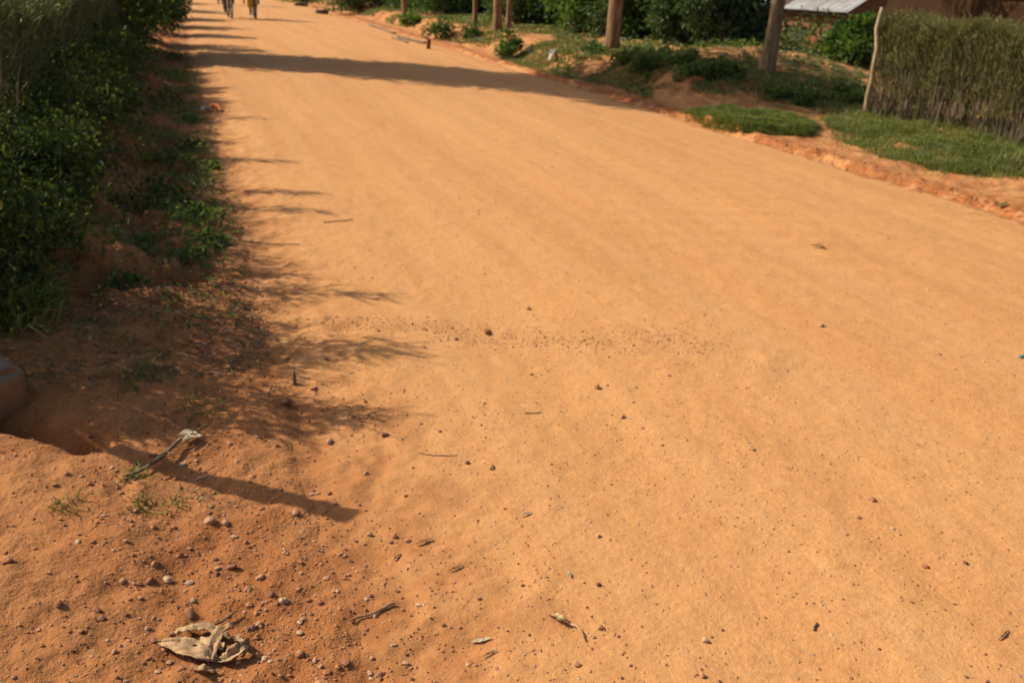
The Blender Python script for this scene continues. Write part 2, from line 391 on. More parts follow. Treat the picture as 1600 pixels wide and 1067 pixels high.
road = link_mesh('road', V, [Fq], M['road'], smooth=True); tag(road, 'wide orange packed dirt road with faint wheel tracks', 'road', kind='structure')
# ---------------------------------------------------------------- vegetation builders
def randdir(n, up=0.0):
    d = rng.normal(0, 1, (n, 3)); d = nrm(d); d[:, 2] += up; return nrm(d)
def bush(name, loc, rad, n, leaf, mat, label, cat='bush', group=None, clumps=28, w=.5, stems='stem', up=.25, low=-.1):
    """leafy shrub: clumps of leaves through an uneven volume, on forking stems"""
    root = empty(name, (loc[0], loc[1], loc[2])); tag(root, label, cat, group)
    rx, ry, rzz = rad
    cc = randdir(clumps)*rng.uniform(.45, 1.0, (clumps, 1)); cc[:, 2] = np.abs(cc[:, 2])*1.0
    cc = cc*[rx, ry, rzz*.86]+[0, 0, rzz*.12]
    cr = rng.uniform(.20, .42, clumps)*min(rx, ry, rzz)*1.25
    k = rng.integers(0, clumps, n)
    P = cc[k]+randdir(n)*(rng.uniform(0, 1, (n, 1))**.5)*cr[k][:, None]
    P[:, 2] = np.maximum(P[:, 2], low+rng.uniform(0, .1, n))
    out = nrm(P-cc[k])+randdir(n)*.7; out[:, 2] += .1
    Nn = nrm(np.array([[0, 0, 1.]])*.8+randdir(n)*.8)
    a = Acc(); Ls = leaf*rng.uniform(.6, 1.3, n); leaves(a, P, out, Nn, Ls, Ls*w)
    a.build('foliage', M[mat], root)
    s = Acc(); base = rng.normal(0, .06, (clumps, 3))*[rx, ry, 0]
    mid = base*.5+cc*.5+rng.normal(0, .06, (clumps, 3))*rx
    tubes(s, base-[0, 0, .05], mid, .012*rzz+.003, .008*rzz+.002, 4); tubes(s, mid, cc, .008*rzz+.002, .004, 4)
    s.build('stems', M[stems], root)
    return root
def twig_hedge(name, p0, p1, thick, hfun, nst, ntuft, mat, label, group=None, tuftlen=.22, rr=.0028, bare=.35, shoots=(), thin=0, nleaf=0):
    """clipped hedge of thin leafless green twigs on upright woody stems"""
    p0 = np.array(p0, float); p1 = np.array(p1, float); L = np.hypot(*(p1-p0)); d = (p1-p0)/L; nn = np.array([d[1], -d[0]])
    root = empty(name, (p0[0], p0[1], gz(*p0))); tag(root, label, 'hedge', group); z0 = root.location.z
    def world(s, t): return p0[None]+d[None]*s[:, None]+nn[None]*t[:, None]
    # stems
    a = Acc(); s = rng.uniform(0, L, nst); t = np.where(rng.uniform(0, 1, nst) < .6, np.sign(rng.uniform(-1, 1, nst))*thick*rng.uniform(.38, .56, nst), rng.normal(0, .28*thick, nst))
    b = world(s, t); zb = ground_z(b[:, 0], b[:, 1])-z0-.05; h = hfun(s)*rng.uniform(.55, .98, nst)
    prev = np.column_stack([b-p0, zb]); r0 = rng.uniform(.005, .014, nst)
    lean = rng.normal(0, .10, (nst, 2))
    for q in range(4):
        nx = prev.copy(); nx[:, 2] += (h)/4; nx[:, :2] += lean*h[:, None]/4+rng.normal(0, .018, (nst, 2))
        tubes(a, prev, nx, r0*(1-.2*q), r0*(1-.2*(q+1)), 4); prev = nx
    a.build('stems', M['stem'], root)
    # tufts of twigs
    a = Acc(); s = rng.uniform(0, L, ntuft)
    side = rng.uniform(0, 1, ntuft); v = rng.uniform(0, 1, ntuft)**(.62)
    t = np.where(side < .72, np.sign(rng.uniform(-1, 1, ntuft))*.5*thick*rng.uniform(.55, 1.05, ntuft), rng.uniform(-.5, .5, ntuft)*thick)
    v = np.where(side < .72, v, rng.uniform(.88, 1.0, ntuft))
    s2 = s+0; bul = 1+.25*fbm(s*2.2, v*2.5, 3, 131); t = t*bul
    w_ = world(s2, t); zz = ground_z(w_[:, 0], w_[:, 1])-z0; H_ = hfun(s)
    c = np.column_stack([w_-p0, zz+v*H_*(1)])
    keep = (rng.uniform(0, 1, ntuft) < (bare+(1-bare)*sst(.05, .6, v))) & (fbm(s*5, v*4, 3, 141) > -.42)
    keep &= (s > thin) | (rng.uniform(0, 1, ntuft) < .22)
    c = c[keep]; t = t[keep]; v = v[keep]; n = len(c)
    K = 7
    outv = np.column_stack([nn[0]*np.sign(t), nn[1]*np.sign(t), np.zeros(n)])
    for q in range(K):
        dd = nrm(randdir(n)*.55+outv*.35*(rng.uniform(0, 1, (n, 1)))+np.array([[0, 0, .95]]))
        l = tuftlen*rng.uniform(.5, 1.15, n)
        st = c+rng.normal(0, .035, (n, 3)); m = st+dd*l[:, None]*.55; dd2 = nrm(dd+randdir(n)*.35); e = m+dd2*l[:, None]*.5
        r = rr*rng.uniform(.7, 1.5, n)
        tubes(a, st, m, r, r*.85, 3); tubes(a, m, e, r*.85, r*.4, 3)
    if nleaf:
        b_ = Acc(); q = rng.integers(0, n, nleaf); lp = c[q]+rng.normal(0, .06, (nleaf, 3))+[0, 0, .05]
        leaves(b_, lp, randdir(nleaf, .3), randdir(nleaf, .5), .034*rng.uniform(.6, 1.4, nleaf), .012); b_.build('foliage', M[mat], root)
    for px, py in shoots:                                    # tall leafy shoots that stand above the clipped top
        g_ = at(px, py); xs_ = p0[0]+rng.uniform(-.1, .3); k_ = g_.x-xs_; y_ = g_.y+.7*k_; h_ = k_/.82*math.tan(SUN_EL); zb_ = gz(xs_, y_)-z0
        n = 80; sp_ = rng.uniform(.4, 2.2); f = rng.uniform(.35, 1, n)**rng.uniform(.6, 1.5); c = np.column_stack([xs_-p0[0]+rng.normal(0, .06, n)-.12*(1-f), y_-p0[1]+rng.normal(0, .13*sp_, n)*(1.25-f), f*(h_-.08)])
        tubes(a, [[xs_-p0[0]-.15, y_-p0[1], zb_]], [[xs_-p0[0], y_-p0[1], h_-.05]], [.008], [.003], 4)
        for q in range(4):
            dd = nrm(randdir(n)*.6+np.array([[0, 0, .8]])); tubes(a, c, c+dd*rng.uniform(.06, .20, (n, 1)), .0055, .003, 3)
    a.build('twigs', M[mat], root)
    return root
def grass_patch(name, pts_xy, n, ln, mat, label, dens=None, wdt=.006, lean=.6, cat='grass', kind='stuff'):
    """a sward inside a polygon of ground points"""
    P = np.array(pts_xy, float); lo, hi = P.min(0), P.max(0)
    Q = rng.uniform(lo, hi, (int(n*2.2), 2)); ins = np.zeros(len(Q), bool); j = len(P)-1
    for i in range(len(P)):
        c = ((P[i, 1] > Q[:, 1]) != (P[j, 1] > Q[:, 1])) & (Q[:, 0] < (P[j, 0]-P[i, 0])*(Q[:, 1]-P[i, 1])/(P[j, 1]-P[i, 1]+1e-12)+P[i, 0])
        ins ^= c; j = i
    Q = Q[ins][:n]; Q = Q+rng.normal(0, 1, Q.shape)*np.where(rng.uniform(0, 1, (len(Q), 1)) < .25, .13, .02)
    if dens is not None: Q = Q[rng.uniform(0, 1, len(Q)) < dens(Q[:, 0], Q[:, 1])]
    m = len(Q); z = ground_z(Q[:, 0], Q[:, 1]); hh = 1+.7*fbm(Q[:, 0]*3, Q[:, 1]*3, 3, 151)
    D = randdir(m)*lean; D[:, 2] = np.abs(D[:, 2])+.8
    a = Acc(); blades(a, np.column_stack([Q, z-.005]), D, ln*hh*np.where(rng.uniform(0, 1, m) < .04, 1.9, 1)*rng.uniform(.4, 1.3, m), wdt*rng.uniform(.7, 1.4, m), .5)
    o = a.build(name, M[mat]); tag(o, label, cat, kind=kind); return o
def tuft(name, p, n, ln, mat, label, rad=.05, group=None, cat='grass tuft', wdt=.004):
    q = rng.normal(0, rad*.5, (n, 2)); D = randdir(n)*.7; D[:, :2] += q/rad*.5; D[:, 2] = np.abs(D[:, 2])+.55
    z = ground_z(q[:, 0]+p[0], q[:, 1]+p[1])
    a = Acc(); blades(a, np.column_stack([q, z-p[2]-.004]), D, ln*rng.uniform(.4, 1.2, n), wdt*rng.uniform(.7, 1.4, n), .5)
    o = a.build(name, M[mat], loc=p); tag(o, label, cat, group); return o
# ---------------------------------------------------------------- left side
def hl(s): return 1.14-.16*sst(1, 5, s)+.30*fbm(s*1.5, s*0, 3, 201)+.40*np.maximum(0, fbm(s*3.1, s*0+5, 2, 202))
twig_hedge('twig_hedge', (-1.62, 4.35), (-1.34, 18.7), .75, hl, 520, 7000, 'twig', 'tall grey green twiggy hedge above the weeds on the left side of the road', 'twiggy boundary hedges', rr=.0034, shoots=[(590, 545), (560, 556), (548, 462), (480, 328), (455, 300), (430, 252), (420, 428), (395, 185), (520, 655), (470, 640), (378, 662), (300, 600), (250, 640), (200, 655), (120, 640), (330, 560)], thin=2.9, nleaf=22000)
# weeds along the foot of the left hedge
weed_spots = []
yy = 4.35
i = 0
while yy < 19:
    weed_spots.append((-1.05+.16*math.sin(i*2.3)+(.12 if yy > 5 else 0), yy, .36+.10*math.sin(i*1.7)+(.06 if yy > 5 else 0), .50+.14*math.sin(i*3.1+1)))
    yy += .40+.022*yy; i += 1
ua = Acc()
for i, (x, y, r, h) in enumerate(weed_spots):
    n = int(3000 if y < 9 else 1300); K_ = 34; rad_ = np.array([r*1.15, r*1.25, h])
    cc = randdir(K_)*rng.uniform(.35, 1.0, (K_, 1)); cc[:, 2] = np.abs(cc[:, 2]); cc = cc*rad_*[1, 1, .9]+[x, y, gz(x, y)+.05]
    cr = rng.uniform(.25, .55, K_)*r; k = rng.integers(0, K_, n); P = cc[k]+randdir(n)*(rng.uniform(0, 1, (n, 1))**.5)*cr[k][:, None]
    P[:, 2] = np.maximum(P[:, 2], ground_z(P[:, 0], P[:, 1])+rng.uniform(.0, .06, n))
    out = nrm(P-cc[k])+randdir(n)*.8; Nn = nrm(np.array([[0, 0, 1.]])*.7+randdir(n)*.9); Ls = (.036 if y < 9 else .055)*np.where(rng.uniform(0, 1, n) < .15, 1.5, 1)*rng.uniform(.5, 1.3, n)
    leaves(ua, P, out, Nn, Ls, Ls*rng.uniform(.35, .65, n)); tubes(ua, np.column_stack([cc[:, :2]*.4+np.array([x, y])*.6, cc[:, 2]*0+gz(x, y)]), cc, .004, .002, 4)
    m_ = 30; b_ = np.column_stack([x+rng.normal(0, r*.7, m_), y+rng.normal(0, r*.8, m_)]); blades(ua, np.column_stack([b_, ground_z(b_[:, 0], b_[:, 1])]), randdir(m_)*.5+[0, 0, 1], rng.uniform(.2, .55, m_), .010, .6)
tag(ua.build('undergrowth', M['weed']), 'dark tangle of broad leaved weeds along the foot of the left hedge', 'weeds', kind='stuff')
# ---------------------------------------------------------------- trees
def tree(name, base, h, r0, top_off, mat, label, crown=None, leaf=.12, nleaf=2600, group=None, cat='tree', wob=.03, lmat='treeleaf', fork=True):
    """tapered trunk with limbs; crown = function(n) giving leaf points relative to the base, with clump centres"""
    root = empty(name, base); tag(root, label, cat, group)
    k = 70; t = np.linspace(0, 1, k)**1.6
    P = np.column_stack([top_off[0]*t+wob*fbm(t*4, t*0+base[1], 3, 301)*2, top_off[1]*t+wob*fbm(t*4, t*0+base[0], 3, 302)*2, h*t-.15*(1-t)])
    rr = r0*(1-.62*t)*(1+.45*np.exp(-t*h/.22))*(1+.10*fbm(t*23, t*0+base[0], 3, 303)); a = Acc()
    kk = 14; V0 = a.n; curve_tube(a, P, rr, kk)
    tr = a.build('trunk', M[mat], root, smooth=True)
    if crown is not None:
        cc, cr = crown(); n = nleaf; q = rng.integers(0, len(cc), n)
        Q = cc[q]+randdir(n)*(rng.uniform(0, 1, (n, 1))**.5)*cr[q][:, None]
        a = Acc(); L_ = leaf*rng.uniform(.6, 1.3, n); leaves(a, Q, randdir(n, -.4), randdir(n, .8), L_, L_*.42)
        a.build('crown', M[lmat], root)
        a = Acc(); tt = np.clip((cc[:, 2]-np.hypot(cc[:, 0], cc[:, 1])*.7)/h, .05, .97)
        st = np.column_stack([np.interp(tt, t, P[:, 0]), np.interp(tt, t, P[:, 1]), np.interp(tt, t, P[:, 2])])
        mid = (st+cc)/2+[0, 0, .1]; rb = np.interp(tt, t, rr)*.38
        tubes(a, st, mid, rb, rb*.6, 5); tubes(a, mid, cc, rb*.6, rb*.2, 5)
        a.build('limbs', M[mat], root)
    return root
# the tall tree whose shadow crosses the road
def crown_left():
    n = 280; z = rng.uniform(1.0, 10.1, n); R_ = np.interp(z, [0, 2, 5, 7.0, 9.0, 10.2], [.9, 1.05, 1.35, 2.1, 2.0, .9])
    d = nrm(rng.normal(0, 1, (n, 2)))*(rng.uniform(.1, 1, (n, 1))**.6)*R_[:, None]
    return np.column_stack([d, z]), rng.uniform(.38, .62, n)
p = at(214, 84)
tree('roadside_tree', (-1.0, 18.9, gz(-1.0, 18.9)), 11.4, .16, (.1, .1), 'redbark', 'tall dark tree with reddish brown trunk at the far end of the left hedge', crown_left, .18, 38000)
# shrubs and hedge beyond the tree, left side
FB = [(-.75, 21.0, .75, .75, 2.1), (-.55, 24.3, .85, .8, 1.75), (-.35, 27.5, .75, .9, 1.9), (-.45, 31.5, .9, 1.2, 1.7), (-.6, 37, 1.0, 1.6, 2.2), (-.7, 44, 1.1, 2.0, 2.0), (-.8, 53, 1.2, 2.4, 2.4)]
FBL = ['dark bush just behind the red trunked tree, left verge', 'second dark bush behind the red trunked tree, with a gap of sunlight before it', 'dark rounded bush bulging to the road edge at the far left',
       'bush beyond the rounded one on the far left verge', 'far left bush where the road meets the top of the picture', 'farther bush on the left verge near the walkers', 'farthest bush on the left verge']
for (x, y, a_, b_, h), lb in zip(FB, FBL):
    bush('roadside_bush', (x, y, gz(x, y)), (a_, b_, h), 3200, .11, 'bush', lb, 'bush', 'bushes along the far left verge', 34, .5)
# low weeds on the red bank
LW = [(268, 92, .22, .22), (300, 190, .16, .14), (262, 165, .22, .20), (290, 235, .22, .16), (275, 262, .24, .20), (262, 312, .20, .16), (318, 345, .16, .15), (285, 335, .17, .13),
      (240, 300, .24, .22), (215, 330, .20, .2), (335, 262, .10, .07), (345, 385, .07, .06), (300, 400, .10, .08), (225, 395, .14, .12), (190, 420, .12, .12), (325, 372, .10, .07)]
LWL = ['low weed at the left road edge just before the red trunk shadow', 'low weed beside the orange peel at the left road edge', 'weed left of the orange peel on the shaded bank', 'weed on the road edge below the orange peel', 'wider weed on the bank below and left of that road edge weed',
       'weed on the bank halfway between the hedge and the stick on the road', 'weed at the road edge level with the end of the short stick', 'weed on the bank just left of the road edge one above the long stick', 'leafy weed close under the left undergrowth above the hollow', 'weed at the skirt of the undergrowth above the dark hollow',
       'tiny weed alone at the road edge in the fringe of the hedge shadow', 'tiny weed at the foot of the long stick', 'tiny weed at the brink of the dark hollow', 'small weed over the left rim of the dark hollow', 'small weed at the lower end of the undergrowth beside the hollow', 'tiny weed between the long stick and the road edge weed above it']
for (px, py, r, h), lbw in zip(LW, LWL):
    p = at(px, py)
    bush('verge_weed', p, (r*.95, r*1.2, h*.5), int(80+r*450), .042, 'cover' if r < .2 else 'weed', lbw, 'weed', 'low weeds on the left bank', 16, .5)
# creeping grass on the bank and in the ditch
grass_patch('bank_grass', [(-1.3, 4.2), (-.15, 4.6), (.22, 6), (.20, 18), (-.2, 19), (-1.3, 19)], 30000, .055, 'drygrass', 'sparse grass creeping over the shaded red bank at left', lambda x, y: np.clip(sst(-.16, .14, fbm(x*2.3, y*1.6, 3, 401)), 0, 1), .005, 1.1)
grass_patch('verge_grass', [(-.75, 4.25), (-.25, 4.3), (.06, 3.3), (-.18, 3.25), (-.45, 3.75)], 1500, .05, 'drygrass', 'thin strip of creeping grass beside the ditch at left', lambda x, y: np.clip(sst(-.05, .22, fbm(x*5, y*5, 3, 402)), 0, 1), .004, 1.2)
n = 26000; X = rng.uniform(-1.25, .34, n); Y = 4.0+15*rng.uniform(0, 1, n)**1.4; k = rng.uniform(0, 1, n) < sst(-.02, .2, fbm(X*2.6+4, Y*1.9, 3, 403)+.25*sst(-.5, .1, X)-.1)*sst(.36, .02, X)*(.12+.88*sst(4.9, 5.8, Y)); X, Y = X[k], Y[k]; n = len(X)
a = Acc(); Ls = .034*rng.uniform(.5, 1.5, n); leaves(a, np.column_stack([X, Y, ground_z(X, Y)+rng.uniform(.0, .07, n)]), randdir(n)*[1, 1, .4], nrm(np.array([[0, 0, 1.]])+randdir(n)*.7), Ls, Ls*.55)
tag(a.build('bank_creeper', M['cover']), 'small leaved creeping weeds spread over the red bank at left', 'ground cover', kind='stuff')
n = 9000; X = rng.uniform(-1.25, .30, n); Y = 3.6+15*rng.uniform(0, 1, n)**1.3; a = Acc(); D_ = randdir(n)*[1, 1, .12]; P_ = np.column_stack([X, Y, ground_z(X, Y)+.006])
tubes(a, P_, P_+D_*rng.uniform(.03, .12, (n, 1)), .0016, .001, 3); leaves(a, P_+rng.normal(0, .05, P_.shape)*[1, 1, .05], D_, nrm(np.array([[0, 0, 1.]])+randdir(n)*.4), .03*rng.uniform(.5, 1.3, n), .014)
tag(a.build('leaf_litter', M['straw']), 'dry twigs and leaf litter over the red bank at left', 'litter', kind='stuff')
# grassy clump leaning in at the left frame edge
for px, py, n_, l_, lb in ((8, 500, 260, .30, 'tall dark grass clump at the left frame edge above the culvert block'), (45, 470, 180, .24, 'second dark grass clump just right of the one at the left frame edge')):
    tuft('grass_clump', at(px, py), n_, l_, 'grass', lb, .16, 'grass clumps at the foot of the hedge', 'grass', .009)
T = [(104, 790, .05, 'pale green grass tuft in the red soil at lower left'), (268, 790, .055, 'bright green tuft of leaves on red soil below the post shadow'), (222, 790, .05, 'small green tuft beside the brighter one below the post shadow'),
     (206, 742, .05, 'low brownish tuft under the dead branch'), (225, 580, .07, 'grass tuft in the striped shade right of the culvert block'), (345, 640, .05, 'thin grass tuft at the tip of the striped shade'), (30, 600, .09, 'arching grass blades growing round the culvert block'),
     (438, 996, .018, 'tiny green sprout right of the crumpled dry leaf'), (205, 600, .05, 'small tuft on the shaded soil beside the ditch'), (400, 520, .04, 'thin tuft at the shaded road edge')]
for px, py, r, lb in T:
    p = at(px, py); tuft('grass_tuft', p, int(14+r*420), r*1.05, 'grass' if r > .03 else 'cover', lb, r, 'grass tufts on the near left soil')
# yellow flower
for px, py, zo, lb in ((216, 88, .35, 'small orange flower low among the weeds near the red tree trunk'), (100, 398, .10, 'single yellow blossom in the weeds at the left'), (240, 105, .30, 'pale yellow flower right of the orange one in the weeds')):
    p = at(px, py); p.y -= .35; p.z = max(p.z, 0)+zo*.6
    n = 9; D = np.array([[math.cos(q*6.283/n), math.sin(q*6.283/n), .45] for q in range(n)])
    r_ = empty('flower', p); tag(r_, lb, 'flower')
    a = Acc(); leaves(a, np.zeros((n, 3)), D, np.tile([[0, 0, 1.]], (n, 1)), .045, .024); a.build('petals', M['petal'], r_)
    a = Acc(); curve_tube(a, [(0, 0, 0), (-.01, .02, -.12), (-.02, .05, -(p.z-gz(p.x-.02, p.y+.05)))], [.002, .002, .003], 5); a.build('stem', M['weed'], r_)
# ---------------------------------------------------------------- culvert block, post
def rough_block(name, dims, mat, loc, rot, label, cat, seed, amp=.006, seg_=8, parent=None):
    bm = bmesh.new(); bmesh.ops.create_cube(bm, size=1); bmesh.ops.scale(bm, vec=dims, verts=bm.verts)
    bmesh.ops.bevel(bm, geom=bm.edges[:], offset=min(dims)*.13, segments=3, affect='EDGES')
    bmesh.ops.subdivide_edges(bm, edges=bm.edges[:], cuts=2, use_grid_fill=True)
    for v in bm.verts:
        n = float(fbm(v.co.x*18+seed, v.co.y*18+v.co.z*23, 3, seed)); v.co += v.co.normalized()*n*amp*2
    o = bm_obj(name, bm, M[mat], parent, True, loc); o.rotation_euler = rot
    if label: tag(o, label, cat)
    return o
def block_mat():
    m, nt, p, out = new_mat('weathered_brick'); L = nt.links; g = N(nt, 'ShaderNodeNewGeometry'); s = N(nt, 'ShaderNodeSeparateXYZ'); L.new(g.outputs['Normal'], s.inputs[0])
    co = N(nt, 'ShaderNodeTexCoord').outputs['Object']; n = noise(nt, co, 14, 5)
    f = maprange(nt, mathn(nt, 'ADD', s.outputs[2], mathn(nt, 'MULTIPLY', mathn(nt, 'SUBTRACT', n.outputs[0], .5), .8)), .45, .75)
    red = ramp(nt, n.outputs[0], [(.3, (.20, .075, .028)), (.7, (.34, .14, .05))]).outputs[0]
    L.new(mix(nt, mathn(nt, 'MULTIPLY', f, .85), red, (.24, .16, .095)), p.inputs['Base Color']); p.inputs['Roughness'].default_value = .92
    L.new(bump(nt, n.outputs[0], .5, .01), p.inputs['Normal']); return m
M['block'] = block_mat()
bp = at(-30, 662)
rough_block('brick_block', (.30, .22, .26), 'block', (bp.x, bp.y+.03, bp.z+.085), (0, 0, .5), 'weathered red block with grey top at the left frame edge beside the ditch', 'block', 5)
# leaning post outside the frame at left that throws the long narrow shadow
def post(name, p0, p1, r0, r1, mat, label, cat='post', wob=.012, cap=True, k=10):
    t = np.linspace(0, 1, 12)[:, None]; P = np.array(p0)*(1-t)+np.array(p1)*t
    P[:, 0] += wob*fbm(t[:, 0]*5, t[:, 0]*0+p0[1], 3, 501)*2; P[:, 1] += wob*fbm(t[:, 0]*5, t[:, 0]*0+p0[0], 3, 502)*2
    a = Acc(); curve_tube(a, P-np.array(p0), r0+(r1-r0)*t[:, 0], k)
    o = a.build(name, M[mat], loc=p0, smooth=True); tag(o, label, cat); return o
tip = at(552, 806); hp = 1.42
L_ = hp/math.tan(SUN_EL); top = Vector((tip.x, tip.y, tip.z))+Vector((-SH.x*L_, -SH.y*L_, hp))
pb = Vector((-1.62, 4.12, 0)); pb.z = gz(pb.x, pb.y)-.05
post('leaning_post', pb, top, .050, .040, 'greybark', 'leaning wooden post standing left of the culvert block, its long shadow lying on the soil')
# ---------------------------------------------------------------- right side
EP = [(632, 27, .16, 'slim brown tree trunk farthest left of the row beyond the road', .15), (677, 17, .11, 'thin trunk half hidden in bushes right of the farthest trunk', .0), (742, 39, .115, 'first slim trunk of the group of three on the far bank', .12), (775, 48, .19, 'thicker reddish trunk in the middle of the group of three', .15),
      (793, 46, .13, 'pale slim trunk at the right of the group of three', .2), (955, 82, .235, 'thick straight brown trunk standing alone in the middle of the bank', .15)]
for i, (px, py, wd, lb, ln) in enumerate(EP):
    p = at(px, py); h = 9+i*.4
    def cr_(h=h):
        n = 26; z = rng.uniform(h*.55, h*1.02, n); d = nrm(rng.normal(0, 1, (n, 2)))*rng.uniform(.1, 1.5, (n, 1)); return np.column_stack([d, z]), rng.uniform(.4, .75, n)
    tree('eucalyptus_tree', p, h, wd*.64, (ln, 0), 'bark', lb, cr_, .16, 1500, 'tall slim trees along the right bank')
p = at(1195, 114)
def cr2():
    n = 26; z = rng.uniform(5, 9, n); d = nrm(rng.normal(0, 1, (n, 2)))*rng.uniform(.1, 1.6, (n, 1)); return np.column_stack([d, z]), rng.uniform(.4, .75, n)
tree('grey_tree', p, 8.5, .125, (.25, 0), 'greybark', 'grey brown trunk with knots standing on the creeper covered ground near the tin roof', cr2, .16, 1500, None, 'tree', .05)
# hedge on the right with its stake
hb = at(1352, 176); H0 = (hb.x-.02, hb.y+.02)
hq = at(1600, 232); dv = (Vector((hq.x, hq.y, 0))-Vector((hb.x, hb.y, 0))).normalized()
print('hedge', hb, hq)
H1 = (H0[0]+dv.x*7.5+.0, H0[1]+dv.y*7.5); nn_ = Vector((-dv.y, dv.x, 0))
if nn_.x < 0: nn_ = -nn_
H0 = (H0[0]+nn_.x*.34, H0[1]+nn_.y*.34); H1 = (H1[0]+nn_.x*.34, H1[1]+nn_.y*.34)
HT = HC-.07
def hr(s): return (HT-.38)+.07*fbm(s*1.4, s*0, 3, 205)+.05*fbm(s*6, s*0+5, 2, 206)
twig_hedge('clipped_hedge', H0, H1, .62, hr, 900, 15000, 'rtwig', 'clipped olive green twiggy hedge behind the grass at right', 'twiggy boundary hedges', .12, .0032, .30, nleaf=30000)
sp = at(1351, 178)
st_top = Vector((sp.x, sp.y, 0))
d = CF + CR*((1377-800)/F_PX) + CU*((533.5-12)/F_PX); tt = (sp.y)/d.y; tp = Vector((d.x*tt, sp.y, HC+d.z*tt))
post('wooden_stake', (sp.x, sp.y, sp.z-.05), tp, .038, .026, 'stake', 'pale crooked wooden stake at the left end of the clipped hedge', 'stake', .035)
# lawn and raised turf
lawn = [at(*q).xy for q in ((1283, 188), (1300, 212), (1350, 238), (1430, 262), (1520, 276), (1600, 280), (1700, 300), (1900, 320))]
lawn += [Vector((H1[0]+.2, H1[1]-.5)), Vector((H1[0]+.6, H1[1])), Vector((H0[0]+.3, H0[1]-.1)), Vector((H0[0]-.15, H0[1]+.25))]
lawn += [at(*q).xy for q in ((1345, 178), (1300, 180))]
grass_patch('lawn_grass', [tuple(q) for q in lawn], 75000, .085, 'grass', 'green grass verge in front of the clipped hedge', lambda x, y: .38+.62*sst(-.22, .06, fbm(x*1.6, y*1.6, 4, 411)-.12*sst(8.6, 9.8, x)), .007, 1.0)
grass_patch('dry_lawn_grass', [tuple(q) for q in lawn], 52000, .085, 'drygrass', 'paler dry blades mixed through the grass in front of the clipped hedge', lambda x, y: .1+.9*sst(-.15, .2, fbm(x*1.5, y*1.5, 3, 412)+.25*sst(8.2, 9.6, x)), .006, 1.1)
mat_pts = [at(*q).xy for q in ((1078, 180), (1105, 192), (1150, 208), (1205, 212), (1262, 210), (1270, 200), (1240, 186), (1180, 178), (1120, 173))]
cxy = sum((Vector(q) for q in mat_pts), Vector((0, 0)))/len(mat_pts)
bm = bmesh.new(); rings = []
for kf, zf in ((1.0, -.03), (.98, .02), (.93, .05), (.82, .075), (.65, .085), (.4, .09)):
    ring = []
    for j in range(72):
        f = j/72*len(mat_pts); a0 = mat_pts[int(f) % len(mat_pts)]; a1 = mat_pts[(int(f)+1) % len(mat_pts)]; q = a0.lerp(a1, f % 1)
        q = cxy+(q-cxy)*kf*(1+.06*float(vnoise(j*.31, kf*3, 61))); ring.append(bm.verts.new((q.x, q.y, gz(q.x, q.y)+zf+.012*float(vnoise(j*.8, kf*9, 62)))))
    rings.append(ring)
for r0_, r1_ in zip(rings, rings[1:]):
    for j in range(72): bm.faces.new((r0_[j], r0_[(j+1) % 72], r1_[(j+1) % 72], r1_[j]))
bm.faces.new(rings[-1]); turf = bm_obj('turf_mound', bm, M['soil'], None, True); tag(turf, 'raised lip of soil under the small grass patch at the road edge', 'turf', kind='structure')
# blades on the mound
P = np.array([tuple(q) for q in mat_pts]); n = 26000; th = rng.integers(0, len(P), n); f = rng.uniform(0, 1, (n, 1)); e = P[th]*(1-f)+P[(th+1) % len(P)]*f
kf = rng.uniform(0, 1.06, (n, 1))**.5*1.04; q = np.array(cxy)+(e-np.array(cxy))*kf
z = ground_z(q[:, 0], q[:, 1])+np.interp(kf[:, 0], [0, .7, .9, 1.0, 1.06], [.09, .08, .065, .02, .0])-.01
D = randdir(n)*.8; D[:, 2] = np.abs(D[:, 2])+.6; D[:, :2] += (q-np.array(cxy))*kf*.8
a = Acc(); blades(a, np.column_stack([q, z]), D, .075*rng.uniform(.3, 1.5, n)*(1+.9*fbm(q[:, 0]*5, q[:, 1]*5, 2, 77)), .007, .6); o = a.build('turf_grass', M['grass']); tag(o, 'thick grass on the small raised turf patch at the right road edge', 'grass', kind='stuff')
# creeper cover, one sheet of leaves over the bank
def cover(name, poly, n, leaf, mat, label, dens, hgt=.10):
    P = np.array([tuple(at(*q).xy) for q in poly]); lo, hi = P.min(0), P.max(0)
    Q = rng.uniform(lo, hi, (n*3, 2)); ins = np.zeros(len(Q), bool); j = len(P)-1
    for i in range(len(P)):
        ins ^= ((P[i, 1] > Q[:, 1]) != (P[j, 1] > Q[:, 1])) & (Q[:, 0] < (P[j, 0]-P[i, 0])*(Q[:, 1]-P[i, 1])/(P[j, 1]-P[i, 1]+1e-12)+P[i, 0]); j = i
    Q = Q[ins][:n]; dn = dens(Q[:, 0], Q[:, 1]); k = rng.uniform(0, 1, len(Q)) < dn; Q = Q[k]; dn = dn[k]; m = len(Q)
    z = ground_z(Q[:, 0], Q[:, 1])+rng.uniform(0.01, 1, m)*hgt*(.3+dn)
    a = Acc(); Ls = leaf*rng.uniform(.6, 1.3, m); leaves(a, np.column_stack([Q, z]), randdir(m)*[1, 1, .3], nrm(np.array([[0, 0, 1.]])+randdir(m)*.6), Ls, Ls*.7)
    o = a.build(name, M[mat]); tag(o, label, 'ground cover', kind='stuff'); return o
dpatch = lambda a0, a1, f, s_: (lambda x, y: sst(a0, a1, fbm(x*f, y*f, 3, s_)))
cover('creeper_cover', [(1010, 118), (1130, 150), (1220, 158), (1350, 165), (1350, 100), (1250, 40), (980, 50), (960, 90)], 120000, .07, 'cover', 'green creeping plants in patches over orange soil beyond the bank', dpatch(-.32, -.02, 1.4, 421), .11)
